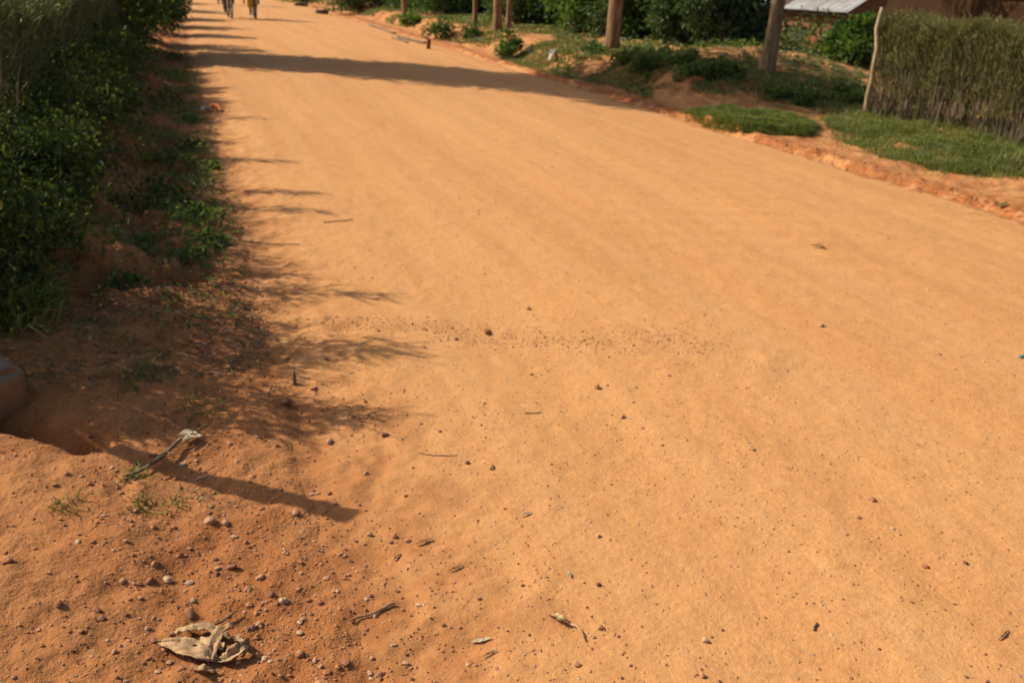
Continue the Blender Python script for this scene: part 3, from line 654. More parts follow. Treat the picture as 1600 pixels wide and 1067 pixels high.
cover('bank_creeper', [(560, 25), (640, 45), (740, 70), (900, 125), (1020, 128), (1020, 60), (800, 30), (620, 12)], 42000, .06, 'drygrass', 'thin green plants creeping on the eroded orange bank below the slim trees', dpatch(-.06, .2, 1.2, 422), .07)
grass_patch('bank_turf', [tuple(at(*q).xy) for q in ((780, 90), (850, 115), (930, 132), (1050, 125), (1100, 145), (1180, 165), (1340, 178), (1345, 130), (1050, 95), (960, 88), (820, 70))], 60000, .075, 'drygrass', 'thin olive grass over the orange bank at right', dpatch(-.12, .15, 1.1, 423), .008, 1.1)
# dark low mass of leafy plants in the shade of the crossing shadow
for px, py, rx_, ry_, h, lb in ((1000, 118, .6, .4, .20, 'dark leafy plant clump on the shaded bank, nearest the thick trunk'), (1045, 118, .8, .5, .30, 'largest dark leafy plant clump in the middle of the shaded bank'), (1100, 122, .7, .4, .24, 'dark leafy plant clump at the right end of the shaded bank'),
                               ):
    p = at(px, py); bush('creeping_shrub', p, (rx_, ry_, h), 2400, .065, 'cover', lb, 'shrub', 'low dark shrubs on the shaded bank', 26, .6)
RB = [(796, 84, .32, .30, .50, 'bright', 'small round bright green shrub alone on the orange bank by the three slim trunks', 900, .07), (640, 42, .35, .3, .35, 'bright', 'low green plant on the bank below the farthest trunk', 500, .09), (690, 50, .4, .4, .4, 'bush', 'low dark plant right of the one below the farthest trunk', 500, .09),
      (740, 62, .30, .3, .34, 'bush', 'small dark plant at the foot of the bank before the three trunks', 400, .08), (925, 168-80, .3, .3, .2, 'bush', 'tiny dark plant left of the thick straight trunk', 300, .07),
      (1215, 150, .35, .3, .13, 'cover', 'bright leafy plant above the raised turf patch', 500, .055), (1270, 155, .4, .35, .12, 'cover', 'broad leaved pale plant right of the bright one above the turf patch', 500, .065), (1330, 160, .35, .3, .13, 'cover', 'broad leaved plant at the foot of the wooden stake', 450, .065), (1325, 145, .4, .35, .14, 'cover', 'leafy plant left of the wooden stake, a little above its foot', 450, .065),
      (1255, 165, .14, .12, .14, 'bush', 'small dark plant in the eroded hollow behind the turf patch', 200, .06)]
for px, py, rx_, ry_, h, mt, lb, n, lf in RB:
    bush('bank_plant', at(px, py), (rx_, ry_, h), n, lf, mt, lb, 'plant', 'plants on the right bank', 16, .6)
# taller bushes behind the trunks: (pixel of the foot, half width m, height m)
TB = [(560, 12, 1.6, 1.5, 'bush'), (600, 6, 1.8, 1.8, 'bright'), (650, 14, 1.5, 1.5, 'bush'), (700, 22, 1.5, 1.5, 'bush'), (750, 20, 1.5, 1.7, 'bush'), (815, 38, 1.3, 1.6, 'bush'), (860, 42, 1.0, 1.9, 'treeleaf'), (905, 52, .95, 1.7, 'bright'),
      (975, 60, .9, 2.0, 'treeleaf'), (1020, 62, .9, 1.3, 'bush'), (1065, 66, .95, 2.0, 'treeleaf'), (1115, 70, .95, 2.0, 'treeleaf'), (1150, 72, .85, 1.9, 'treeleaf'), (1255, 84, 1.1, .95, 'bright'), (1300, 84, 1.1, 1.25, 'bright'), (1340, 98, .7, .80, 'bright'), (1225, 62, 1.0, .8, 'cover'),
      (1400, 60, 1.5, 1.9, 'treeleaf'), (480, 2, 1.8, 1.5, 'bright')]
TB += [(1465, 60, .9, 2.15, 'bright'), (1530, 72, .9, 2.05, 'bush'), (1590, 80, 1.2, 2.8, 'treeleaf')]
TBL = ['green bush at the far right of the road, first in the row beyond it', 'lighter green bush second in the row from the far road', 'bush behind the farthest slim trunk', 'bush between the farthest trunk and the group of three', 'bush behind the left trunk of the group of three', 'bush just right of the group of three trunks',
       'tall olive bush between the group of three trunks and the thick trunk', 'glossy green bush touching the left side of the thick trunk', 'tall dark bush behind the right side of the thick trunk', 'lower green bush right of the thick trunk, with brown wall seen above it', 'tall dark bush in the middle between the thick and the grey trunk',
       'dark bush left of the grey trunk, widest of its clump', 'dark bush touching the left side of the grey trunk', 'low light bush right of the grey trunk before the brick wall', 'round light green bush in front of the tin roofed house', 'light green bush left of the wooden stake', 'low pale plants right behind the grey trunk', 'dark bush behind the left end of the clipped hedge', 'green bush at the far road edge near the top of the picture', 'light green bush between the clipped hedge and the brown wall, top right', 'darker bush right of the light one behind the clipped hedge', 'dark bush behind the hedge at the right frame edge']
for (px, py, r, h, mt), lb in zip(TB, TBL):
    p = at(px, py); bush('tall_bush', p, (r, r*.8, h), 4600, .115, mt, lb, 'bush', 'bushes behind the trunks on the right', 60, .5)
# distant trees filling in above them
BTL = ['leftmost', 'second from left', 'third from left', 'fourth from left', 'middle', 'fourth from right', 'third from right', 'second from right', 'rightmost']
for i in range(9):
    x = 15+i*2.6+rng.uniform(-1, 1); y = 52-i*3.4+rng.uniform(-1, 1)
    bush('background_tree', (x, y, gz(x, y)), (2.6, 2.4, 4.2+rng.uniform(-.6, .8)), 2600, .24, 'treeleaf', BTL[i]+' of the dark leafy trees behind the bushes and houses at right', 'tree', 'background trees', 30, .5)
# ---------------------------------------------------------------- houses
def brick_mat(name, c1, c2, mort, bw=.24, bh=.08):
    m, nt, p, out = new_mat(name); L = nt.links; co = N(nt, 'ShaderNodeTexCoord').outputs['Object']
    s = N(nt, 'ShaderNodeSeparateXYZ'); L.new(co, s.inputs[0]); cb = N(nt, 'ShaderNodeCombineXYZ'); L.new(mathn(nt, 'ADD', s.outputs[0], s.outputs[1]), cb.inputs[0]); L.new(s.outputs[2], cb.inputs[1])
    b = N(nt, 'ShaderNodeTexBrick'); L.new(cb.outputs[0], b.inputs['Vector']); b.inputs['Scale'].default_value = 1
    b.inputs['Brick Width'].default_value = bw; b.inputs['Row Height'].default_value = bh; b.inputs['Mortar Size'].default_value = .012
    b.inputs['Color1'].default_value = (*c1, 1); b.inputs['Color2'].default_value = (*c2, 1); b.inputs['Mortar'].default_value = (*mort, 1)
    n = noise(nt, co, 1.8, 5, .6); c = mix(nt, maprange(nt, n.outputs[0], .45, .7, 0, .7), b.outputs[0], mort)
    L.new(c, p.inputs['Base Color']); p.inputs['Roughness'].default_value = 1; p.inputs['Specular IOR Level'].default_value = .05
    L.new(bump(nt, b.outputs['Fac'], -.5, .01, bump(nt, n.outputs[0], .4, .03)), p.inputs['Normal']); return m
M['brick'] = brick_mat('rough_red_brick', (.24, .085, .045), (.34, .13, .065), (.20, .10, .06))
M['mudwall'] = brick_mat('mud_brick', (.040, .020, .010), (.058, .030, .015), (.048, .026, .014), .34, .16)
M['tin'] = plain('weathered_tin', (.46, .40, .34), (.74, .70, .64), 2.2, .6, 0, .4, .2)
M['rust'] = plain('rusty_tin', (.16, .09, .055), (.36, .24, .16), 5, .7, 0, .4, .3)
M['darkwood'] = plain('dark_door_wood', (.05, .035, .025), (.09, .06, .04), 20, .8, .3)
M['blue'] = plain('faded_blue_paint', (.05, .08, .11), (.09, .13, .17), 9, .7, .2)
def boxmesh(acc, x0, y0, z0, x1, y1, z1):
    V = [(x, y, z) for z in (z0, z1) for x, y in ((x0, y0), (x1, y0), (x1, y1), (x0, y1))]
    acc.add(V, [[0, 3, 2, 1], [4, 5, 6, 7], [0, 1, 5, 4], [1, 2, 6, 5], [2, 3, 7, 6], [3, 0, 4, 7]])
def house(name, loc, rot, Lx, Ly, hw, ridge, over, wallm, label, sheet_cols, wins, doors, winmat='darkwood'):
    """gabled house; long side (local -y) faces the road. openings are set into the wall"""
    root = empty(name, loc, rot); tag(root, label, 'house'); ops = sorted([(x, x+w_, z, z+h_, 'window') for x, z, w_, h_ in wins]+[(x, x+w_, 0, h_, 'door') for x, w_, h_ in doors])
    a = Acc(); xp = 0; T_ = .2
    for x0, x1, z0, z1, kd in ops:
        boxmesh(a, xp, 0, -.6, x0, T_, hw)
        if z0 > 0: boxmesh(a, x0, 0, -.6, x1, T_, z0)
        boxmesh(a, x0, 0, z1, x1, T_, hw); xp = x1
    boxmesh(a, xp, 0, -.6, Lx, T_, hw); boxmesh(a, 0, Ly-T_, -.6, Lx, Ly, hw)
    for x0 in (0, Lx-T_):
        boxmesh(a, x0, T_, -.6, x0+T_, Ly-T_, hw)
        V = [(x, y, z) for x in (x0, x0+T_) for y, z in ((0, hw), (Ly, hw), (Ly/2, hw+ridge))]; a.add(V, [[0, 1, 2], [3, 5, 4]]); a.F[4].append(np.array([[0, 2, 5, 3], [1, 4, 5, 2]])+a.n-6)
    a.build('wall', M[wallm], root)
    for x0, x1, z0, z1, kd in ops:
        a = Acc(); f = .05
        boxmesh(a, x0, .04, z0, x0+f, .14, z1); boxmesh(a, x1-f, .04, z0, x1, .14, z1); boxmesh(a, x0+f, .04, z1-f, x1-f, .14, z1)
        if kd == 'window': boxmesh(a, x0+f, .04, z0, x1-f, .14, z0+f)
        fr = a.build(kd, M['darkwood'], root); a = Acc()
        boxmesh(a, x0+f, .08, z0+(f if kd == 'window' else 0), (x0+x1)/2-.01, .11, z1-f); boxmesh(a, (x0+x1)/2+.01, .08, z0+(f if kd == 'window' else 0), x1-f, .11, z1-f)
        a.build('shutter' if kd == 'window' else 'door_leaf', M[winmat], fr)
    # corrugated sheets, each lapped a little over the next
    W_ = (Lx+2*over)/len(sheet_cols)
    rf = None
    for si, side in enumerate((0, 1)):
        for j, mt in enumerate(sheet_cols):
            x0 = -over+j*W_; nx = 26; t = np.linspace(0, 1, nx); X = x0+t*(W_+.06); zc = .018*np.sin(X*2*math.pi/.09)+.004*(j % 2)+rng.uniform(0, .012)
            y0, z0 = (-over, hw-over*ridge/(Ly/2)) if side == 0 else (Ly+over, hw-over*ridge/(Ly/2)); yr, zr_ = Ly/2, hw+ridge
            V = np.concatenate([np.column_stack([X, np.full(nx, y), z+zc+o_+.05]) for y, z, o_ in ((y0, z0, 0), (yr, zr_, 0), (yr, zr_, -.006), (y0, z0, -.006))])
            i_ = np.arange(nx-1)[:, None]; F = np.concatenate([i_+np.array([[k*nx, k*nx+1, ((k+1) % 4)*nx+1, ((k+1) % 4)*nx]]) for k in range(4)])
            a = Acc(); a.add(V, F); a.build('roof_sheet', M[mt], root)
    for yy_ in (-over+.1, Ly+over-.16):
        a = Acc(); boxmesh(a, -over, yy_, hw-over*ridge/(Ly/2)-.06, Lx+over, yy_+.06, hw-over*ridge/(Ly/2)+.03)
        a.build('roof_beam', M['darkwood'], root)
    return root
def place_px(px, dist, z):
    """ground point in the direction of a pixel column, this far away"""
    d = CF+CR*((px-800)/F_PX)+CU*((533.5-10)/F_PX); d.z = 0; d.normalize(); return Vector((d.x*dist, d.y*dist, z))
A = place_px(1150, 30, 0); B = place_px(1318, 27.5, 0); dirx = (B-A); Lh = dirx.length; rot = math.atan2(dirx.y, dirx.x)
zg = -1.10
house('brick_house', (A.x, A.y, zg), rot, Lh, 4.0, 2.44, .9, .3, 'brick', 'low red brick house with pale corrugated tin roof beyond the bushes on the right', ['tin', 'tin', 'tin', 'rust', 'tin', 'tin', 'tin', 'tin'], [(.8, .9, .7, .8)], [(2.0, .85, 1.9)])
A = place_px(1385, 21, 0); B = place_px(1660, 17.5, 0); dirx = (B-A); rot = math.atan2(dirx.y, dirx.x)
house('mud_house', (A.x, A.y, -.75), rot, dirx.length, 4.0, 2.9, 1.0, .35, 'mudwall', 'dark brown mud walled house rising above the clipped hedge at top right', ['rust', 'tin', 'rust', 'rust', 'tin', 'rust'], [(4.6, 1.5, .8, .8)], [(2.6, .9, 2.1)], 'blue')
A = place_px(985, 38, 0); B = place_px(1075, 36, 0); dirx = (B-A); rot = math.atan2(dirx.y, dirx.x)
house('brown_house', (A.x, A.y, -.9), rot, dirx.length, 4.0, 2.9, 1.0, .35, 'mudwall', 'small brown house half seen between the dark bushes right of the thick trunk', ['rust', 'rust', 'tin'], [(1.0, 1.2, .7, .7)], [])
p = at(1305, 84)
d = CF + CR*((1308-800)/F_PX) + CU*((533.5+30)/F_PX)
post('thin_pole', (p.x, p.y, p.z-.05), (p.x+.14, p.y, p.z+2.6), .036, .028, 'stake', 'thin pale pole standing in front of the tin roof', 'pole', .02)
# tall weeds filling the ground between the bushes
for nm, poly, n, lf, hg, lb in (('tall_weeds', [(540, 6), (560, 16), (700, 28), (830, 45), (960, 62), (1100, 72), (1350, 90), (1350, 20), (1150, 5), (800, 2)], 42000, .12, .75, 'tangle of tall green weeds between the bushes beyond the trunks'),
                                ('far_weeds', [(300, -22), (430, -8), (540, 5), (600, -20), (450, -40)], 8000, .16, .5, 'green weeds along the far right edge of the road near the horizon')):
    if nm == 'far_weeds':
        P = [(6.7, 52), (10, 48), (14, 60), (9, 110), (6.8, 110)]
        Q = np.column_stack([rng.uniform(6.7, 12, n), rng.uniform(44, 110, n)]); m = n
        z = ground_z(Q[:, 0], Q[:, 1])+rng.uniform(0, hg, m)
        a = Acc(); Ls = lf*rng.uniform(.6, 1.3, m); leaves(a, np.column_stack([Q, z]), randdir(m, .2), randdir(m, .5), Ls, Ls*.5)
        tag(a.build(nm, M['bush']), lb, 'weeds', kind='stuff')
    else:
        Q = np.column_stack([rng.uniform(9.5, 24, n), rng.uniform(13, 46, n)]); f = fbm(Q[:, 0]*.7, Q[:, 1]*.7, 3, 431)
        edge = 11.2+.02*(Q[:, 1]-20); keep = (rng.uniform(0, 1, n) < sst(-.3, .1, f)) & (Q[:, 0] > edge+rng.normal(0, .5, n)) & (Q[:, 0] < 11+Q[:, 1]*.55)
        # keep weeds off the ground in front of the clipped hedge's stake and the open creeper ground
        keep &= ~((Q[:, 1] < 19.5) & (Q[:, 0] < 14.5+0*Q[:, 1]))
        Q = Q[keep]; f = f[keep]; m = len(Q); z = ground_z(Q[:, 0], Q[:, 1])+rng.uniform(0, 1, m)**1.3*hg*(.5+f.clip(-.3, 1)*1.5)
        a = Acc(); Ls = lf*rng.uniform(.6, 1.3, m); leaves(a, np.column_stack([Q, z]), randdir(m, .2), randdir(m, .5), Ls, Ls*.5)
        tag(a.build(nm, M['cover']), lb, 'weeds', kind='stuff')
# ---------------------------------------------------------------- stones
ico = bmesh.new(); bmesh.ops.create_icosphere(ico, subdivisions=1, radius=1); ico.verts.ensure_lookup_table()
IV = np.array([v.co[:] for v in ico.verts]); IF = np.array([[v.index for v in f.verts] for f in ico.faces]); ico.free()
def pebble_field(name, X, Y, size, mat, label, hz):
    n = len(X); Z = hz(X, Y); k = len(IV)
    sc_ = size[:, None]*np.column_stack([rng.uniform(.7, 1.3, n), rng.uniform(.7, 1.3, n), rng.uniform(.45, .9, n)])
    th = rng.uniform(0, 6.28, n); V = IV[None]*sc_[:, None, :]*(1+rng.uniform(-.28, .22, (n, k, 1)))
    c, s_ = np.cos(th)[:, None], np.sin(th)[:, None]
    V = np.stack([V[..., 0]*c-V[..., 1]*s_, V[..., 0]*s_+V[..., 1]*c, V[..., 2]], -1)+np.stack([X, Y, Z+size*.25], -1)[:, None, :]
    F = (IF[None]+np.arange(n)[:, None, None]*k).reshape(-1, 3)
    o = link_mesh(name, V.reshape(-1, 3), [F], M[mat]); tag(o, label, 'gravel', kind='stuff'); return o
def hmax(X, Y): return np.where((X > -.05) & (X < 6.75), np.maximum(ground_z(X, Y), road_z(X, Y)), ground_z(X, Y))
n = 52000; Y = .9*np.exp(rng.uniform(0, 1, n)*math.log(26)); X = rng.uniform(-1.3, 7.6, n)
X = np.where(rng.uniform(0, 1, n) < .42, rng.normal(.15, .50, n), X)
cl = sst(-.12, .30, fbm(X*1.4, Y*1.1, 3, 611))
dn = .16+.55*cl+.75*sst(.95, .2, X)*sst(9, 4, Y)*(.4+.6*cl)+.5*sst(6.2, 6.6, X)
for cx in (1.9, 3.3, 4.7, 6.0): dn = dn+.22*np.exp(-((X-cx-.12*np.sin(Y*.2))/.22)**2)
k = rng.uniform(0, 1, n) < dn*.62; X, Y = X[k], Y[k]
pebble_field('road_gravel', X, Y, np.clip(rng.lognormal(-6.12, .50, len(X)), .0010, .009)*(1+.35*sst(.7, .1, X)), 'stone', 'small loose stones scattered over the dirt road and verge', hmax)
n = 1700; t = rng.uniform(0, 1, n)**.8; X = .45+1.9*t+rng.normal(0, .08, n); Y = 4.02-.97*t+.04*np.sin(t*9)+.03+rng.normal(0, .075, n)*(.5+1.1*t)+.05*t
pebble_field('washed_gravel', X, Y, np.clip(rng.lognormal(-6.0, .4, n), .0012, .007), 'stone', 'strip of washed out gravel running across the road near the middle', hmax)
n = 200; X = .55+rng.normal(0, .07, n); Y = 3.02+rng.normal(0, .12, n)
n2 = 2600; X = np.concatenate([X, rng.uniform(-.9, .35, n2)]); Y = np.concatenate([Y, rng.uniform(1.3, 4.4, n2)])
pebble_field('soil_crumbs', X, Y, np.clip(rng.lognormal(-5.85, .5, len(X)), .0012, .011), 'clod', 'orange soil crumbs over the near left ground', hmax)
n = 1300; Y = rng.uniform(4.5, 16, n); X = right_edge(Y)+np.abs(rng.normal(.02, .10, n))
pebble_field('edge_crumbs', X, Y, np.clip(rng.lognormal(-5.0, .45, n), .003, .018), 'clod', 'broken soil crumbs along the right edge of the road', hmax)
SHP = []
for q in range(4):
    bm = bmesh.new(); bmesh.ops.create_icosphere(bm, subdivisions=3, radius=1)

    dd = ((1.0, .8, .62), (1.1, .75, .7), (.9, .95, .8), (1.2, .8, .5))[q]
    for v in bm.verts:
        nn2 = float(fbm(v.co.x*1.4+q*7, v.co.y*1.4+v.co.z*1.9, 3, 700+q)); v.co *= 1+.55*nn2; v.co = Vector((v.co.x*dd[0], v.co.y*dd[1], v.co.z*dd[2]))
    me = bpy.data.meshes.new('pebble'); bm.to_mesh(me); bm.free(); me.materials.append(M['stone'])
    for p_ in me.polygons: p_.use_smooth = True
    SHP.append(me)
PEB = [(408, 904, 9, 'grey rounded pebble in the lower left soil, top of a row of three'), (425, 931, 7, 'dark pebble just below the grey rounded one in the row of three'), (443, 940, 7.5, 'pale brown pebble, lowest of the row of three in the lower left soil'), (298, 961, 9.5, 'dark brown pebble above the crumpled dry leaf'),
       (235, 908, 7.5, 'dark pebble left of the grey brown one in the lower left soil'), (263, 908, 8, 'flat grey brown pebble beside the dark one in the lower left soil'), (192, 909, 5.5, 'small grey pebble left of the pair of larger ones'), (152, 953, 6.5, 'small dark pebble midway between the left frame edge and the crumpled leaf'), (92, 944, 7, 'dark pebble nearest the left frame edge in the lower left soil'),
       (330, 816, 10, 'orange stone below the tip of the long post shadow'), (353, 818, 6.5, 'dark flat stone touching the right side of the orange stone'), (362, 886, 8, 'reddish clod above and left of the row of three pebbles'), (386, 984, 6, 'dark pebble just right of the crumpled dry leaf'), (470, 1022, 8, 'rough brown clod right of the crumpled dry leaf near the bottom'),
       (405, 976, 6, 'small brown stone above the one beside the dry leaf'), (597, 1054, 6.5, 'grey pebble at the bottom edge of the picture where verge meets road'), (937, 981, 6, 'dark pebble on the road right of the curled dead leaf'), (935, 838, 4.5, 'pale pebble alone on the smooth road below the centre'),
       (447, 631, 8.5, 'upright grey stone at the shadow edge with its own small shadow'), (761, 519, 7.5, 'dark stone on the road just above the washed out gravel strip'), (712, 531, 5, 'small dark stone at the left start of the washed out gravel strip'), (515, 691, 6.5, 'pale brown stone on the left verge between the two shadows'),
       (601, 681, 5.5, 'pale round pebble right of the red crumbs at the road edge'), (767, 731, 6, 'dark reddish stone on the road, right of the thin twig'), (730, 724, 5, 'small dark stone at the right end of the thin twig'), (932, 606, 6.5, 'dark red clod on the road just below the washed gravel'),
       (972, 652, 4.5, 'small dark pebble below and right of the red clod'), (1175, 702, 6, 'pale stone on the road in the right half of the picture'), (1364, 782, 6, 'dark reddish stone in the right half of the road'), (1101, 1001, 6.5, 'dark stone near the bottom of the road, right of centre'), (1097, 1056, 5, 'dark pebble at the bottom edge of the road below the dark stone'),
       (1445, 886, 5, 'small pale pebble on the lower right of the road'), (1508, 880, 5, 'pale pebble furthest right among the scattered ones on the lower road'), (1282, 510, 5, 'small dark pebble right of centre on the smooth road'), (825, 483, 4.5, 'tiny dark stone above the washed gravel strip'), (490, 300+308, 5, 'small stone at the end of the striped shade on the left road edge')]
for i, (px, py, r, lb) in enumerate(PEB):
    p = at(px, py); dist = (p-Vector((0, 0, HC))).dot(CF); rr = .88*r/F_PX*dist
    o = bpy.data.objects.new('pebble', SHP[i % 4]); C.objects.link(o); o.location = (p.x, p.y, p.z+rr*.30); o.scale = (rr,)*3; o.rotation_euler = (.3*math.sin(i), .3*math.cos(i*2), i*1.7)
    tag(o, lb, 'pebble', 'larger pebbles on the road and verge')
# ---------------------------------------------------------------- leaves, twigs and litter
def strip(acc, P, Wd, N_, fold=.3, curl=0, crs=5, seed=0, th=.0012, wrink=.003):
    """thin leaf blade along a polyline with folded, wavy cross-section, given real thickness"""
    P = np.asarray(P, float); t = np.linspace(0, 1, len(P)*5); tt = np.linspace(0, 1, len(P)); Q = np.column_stack([np.interp(t, tt, P[:, c]) for c in range(3)])
    Q = (Q+np.roll(Q, 1, 0)*.5+np.roll(Q, -1, 0)*.5)/2 if False else Q
    T = nrm(np.gradient(Q, axis=0)); S = nrm(np.cross(T, np.array([N_], float))); Nn = np.cross(S, T); m = len(Q)
    w_ = np.interp(t, np.linspace(0, 1, len(Wd)), Wd); u = np.linspace(-1, 1, crs); V = []
    for off in (0, -th):
        for i in range(m):
            for j in range(crs):
                z = fold*abs(u[j])*w_[i]*.5 + curl*u[j]**3*w_[i]*.5 + wrink*1.5*float(fbm(t[i]*7+seed, u[j]*2.6, 3, 800+seed, .65)) + off
                V.append(Q[i]+S[i]*u[j]*w_[i]*.5+Nn[i]*z)
    F = []; L_ = m*crs
    for i in range(m-1):
        for j in range(crs-1):
            a0 = i*crs+j; F += [[a0, a0+1, a0+crs+1, a0+crs], [L_+a0, L_+a0+crs, L_+a0+crs+1, L_+a0+1]]
    for i in range(m-1):
        for j in (0, crs-1): a0 = i*crs+j; F.append([a0, a0+crs, L_+a0+crs, L_+a0] if j == 0 else [a0, L_+a0, L_+a0+crs, a0+crs])
    acc.add(V, F)
def pxpts(L, dz):
    return [tuple(at(a_, b_)+Vector((0, 0, (dz[i] if isinstance(dz, (list, tuple)) else dz)))) for i, (a_, b_) in enumerate(L)]
def stripobj(name, L, Wd, mat, label, cat, dz=.006, **k):
    P = np.array(pxpts(L, dz)); o_ = P[0].copy(); a = Acc(); strip(a, P-o_, Wd, (0, 0, 1), **k); o = a.build(name, M[mat], smooth=True, loc=tuple(o_)); tag(o, label, cat); return o
# crumpled banana leaf piece
cp = at(320, 1022); P0 = np.array(cp)
leafr = empty('dry_leaf', cp); tag(leafr, 'large crumpled dry tan leaf with a dark stalk on the red soil at lower left', 'leaf')
def LP(L, dz): return np.array(pxpts(L, dz))-P0
a = Acc()
strip(a, LP([(247, 1006), (268, 1015), (292, 1022), (318, 1030), (338, 1034)], [.006, .018, .022, .020, .010]), [.004, .036, .055, .05, .02], (0, -.3, 1), .35, .3, 9, 1, wrink=.009)
strip(a, LP([(268, 996), (292, 992), (318, 992), (345, 996), (362, 1003)], [.012, .030, .036, .032, .018]), [.006, .035, .044, .036, .012], (0, .3, 1), -.5, .5, 7, 2, wrink=.010)
strip(a, LP([(330, 1038), (338, 1020), (350, 1005), (364, 992)], [.010, .030, .042, .038]), [.012, .026, .030, .006], (-.4, 0, 1), .8, -.3, 7, 3, wrink=.007)
strip(a, LP([(338, 1036), (358, 1034), (376, 1026), (390, 1014)], [.008, .018, .028, .020]), [.010, .036, .034, .006], (0, -.5, 1), .5, .5, 7, 4, wrink=.009)
strip(a, LP([(298, 1045), (318, 1050), (338, 1050)], [.006, .012, .006]), [.006, .028, .008], (0, 0, 1), .3, .3, 7, 5, wrink=.006)
strip(a, LP([(360, 1000), (374, 1006), (386, 1018), (382, 1030)], [.012, .030, .032, .012]), [.008, .030, .030, .006], (.3, 0, 1), -.6, .3, 7, 6, wrink=.008)
strip(a, LP([(280, 1012), (304, 1010), (330, 1012), (350, 1018)], [.018, .012, .012, .016]), [.020, .050, .050, .02], (0, 0, 1), .3, .2, 7, 7, wrink=.012)
a.build('blade', M['dryleaf'], leafr, smooth=True)
a = Acc(); curve_tube(a, LP([(290, 992), (312, 986), (330, 984), (348, 976), (372, 960)], [.018, .02, .014, .012, .016]), [.005, .005, .004, .0035, .002], 7); a.build('stalk', M['brownleaf'], leafr, smooth=True)
r_ = empty('dead_leaf', at(885, 978)); tag(r_, 'curled pale dead leaf with a bent stalk on the road, bottom centre', 'leaf'); P0 = np.array(r_.location)
a = Acc(); strip(a, LP([(858, 962), (868, 968), (878, 974), (890, 976)], [.004, .012, .012, .006]), [.004, .028, .026, .006], (0, 0, 1), .5, .3, 7, 8, wrink=.006); a.build('blade', M['dryleaf'], r_, smooth=True)
a = Acc(); curve_tube(a, LP([(888, 976), (900, 982), (909, 991), (914, 1002)], [.006, .010, .008, .003]), [.0028, .0028, .0024, .0014], 6); a.build('stalk', M['dryleaf'], r_, smooth=True)
stripobj('fallen_leaf', [(736, 1005), (750, 1003), (768, 998)], [.003, .013, .003], 'greyleaf', 'small pale grey leaf on the road left of the curled dead leaf', 'leaf', .005, fold=.4)
stripobj('fallen_leaf', [(650, 852), (662, 848), (675, 843)], [.003, .013, .004], 'brownleaf', 'small brown leaf on the road below the long post shadow tip', 'leaf', .006, fold=.6)
stripobj('fallen_leaf', [(615, 877), (619, 872), (626, 866)], [.003, .009, .003], 'brownleaf', 'tiny brown leaf just below and left of the small brown leaf', 'leaf', .005, fold=.5)
stripobj('fallen_leaf', [(702, 893), (712, 889), (722, 884)], [.002, .008, .003], 'brownleaf', 'thin brown leaf right of the tiny brown leaf on the road', 'leaf', .005, fold=.5)
stripobj('fallen_leaf', [(815, 808), (822, 804), (830, 801)], [.002, .010, .003], 'greyleaf', 'small grey brown leaf on the road in the middle of the lower half', 'leaf', .005, fold=.5)
stripobj('fallen_leaf', [(755, 1027), (765, 1022), (776, 1017)], [.002, .006, .002], 'brownleaf', 'thin brown leaf just below the small pale grey leaf', 'leaf', .005, fold=.5)
stripobj('fallen_leaf', [(884, 893), (888, 898), (892, 903)], [.002, .010, .003], 'greyleaf', 'small whitish leaf above the curled dead leaf', 'leaf', .005, fold=.5)
stripobj('fallen_leaf', [(1268, 386), (1279, 387), (1290, 390)], [.01, .030, .01], 'brownleaf', 'small dark leaf alone on the smooth road at right', 'leaf', .012, fold=.7)
stripobj('fallen_leaf', [(1559, 327), (1567, 324), (1574, 320)], [.01, .055, .012], 'greenleaf', 'dull green leaf on the sandy strip beside the road at right', 'leaf', .02, fold=.7)
stripobj('fallen_leaf', [(1560, 960+40), (1568, 994), (1575, 985)], [.002, .008, .002], 'brownleaf', 'small brown leaf near the lower right corner of the road', 'leaf', .004, fold=.5)
stripobj('plastic_scrap', [(1592, 560), (1600, 556)], [.012, .016], 'teal', 'small teal scrap at the right frame edge on the road', 'scrap', .006, fold=.3)
stripobj('plastic_scrap', [(316, 176), (322, 174), (328, 176)], [.03, .10, .03], 'litter', 'white plastic scrap beside the orange peel at the left road edge', 'scrap', .03, fold=.5, wrink=.02)
stripobj('orange_peel', [(330, 175), (336, 173), (343, 176)], [.04, .11, .03], 'peel', 'orange peel lying at the left road edge in front of the crossing shadow', 'peel', .03, fold=.9, wrink=.02)
stripobj('plastic_scrap', [(815, 85), (821, 83), (828, 80)], [.05, .15, .05], 'litter', 'white plastic scrap on the green bank, left of the other', 'scrap', .06, fold=.5, wrink=.04)
stripobj('plastic_scrap', [(858, 88), (864, 86), (869, 84)], [.04, .11, .03], 'litter', 'larger white plastic scrap on the green bank below the dark bushes', 'scrap', .07, fold=.5, wrink=.05)
def stick(name, L, dz, rad, mat, label, cat='twig', branches=()):
    P = np.array(pxpts(L, dz)); o_ = P[0].copy(); t = np.linspace(0, 1, len(L)*3); Q = np.column_stack([np.interp(t, np.linspace(0, 1, len(L)), P[:, c]-o_[c]) for c in range(3)])
    Q = Q+rng.normal(0, rad[0]*.35, Q.shape)*np.array([1, 1, .3])
    a = Acc(); curve_tube(a, Q, np.interp(t, np.linspace(0, 1, len(rad)), rad), 6)
    for b in branches:
        B_ = np.array(pxpts(b, [.008, .02]))-o_; a2 = B_[0]; tubes(a, [a2], [B_[1]], [rad[0]*.6], [rad[0]*.3], 5)
    o = a.build(name, M[mat], loc=tuple(o_), smooth=True); tag(o, label, cat); return o
stick('dead_twig', [(546, 972), (562, 966), (580, 962), (600, 952), (616, 944)], .006, [.0022, .003, .003, .0045, .003], 'twigwood', 'thin brown bent twig on the verge at bottom, between the dry leaf and the road')
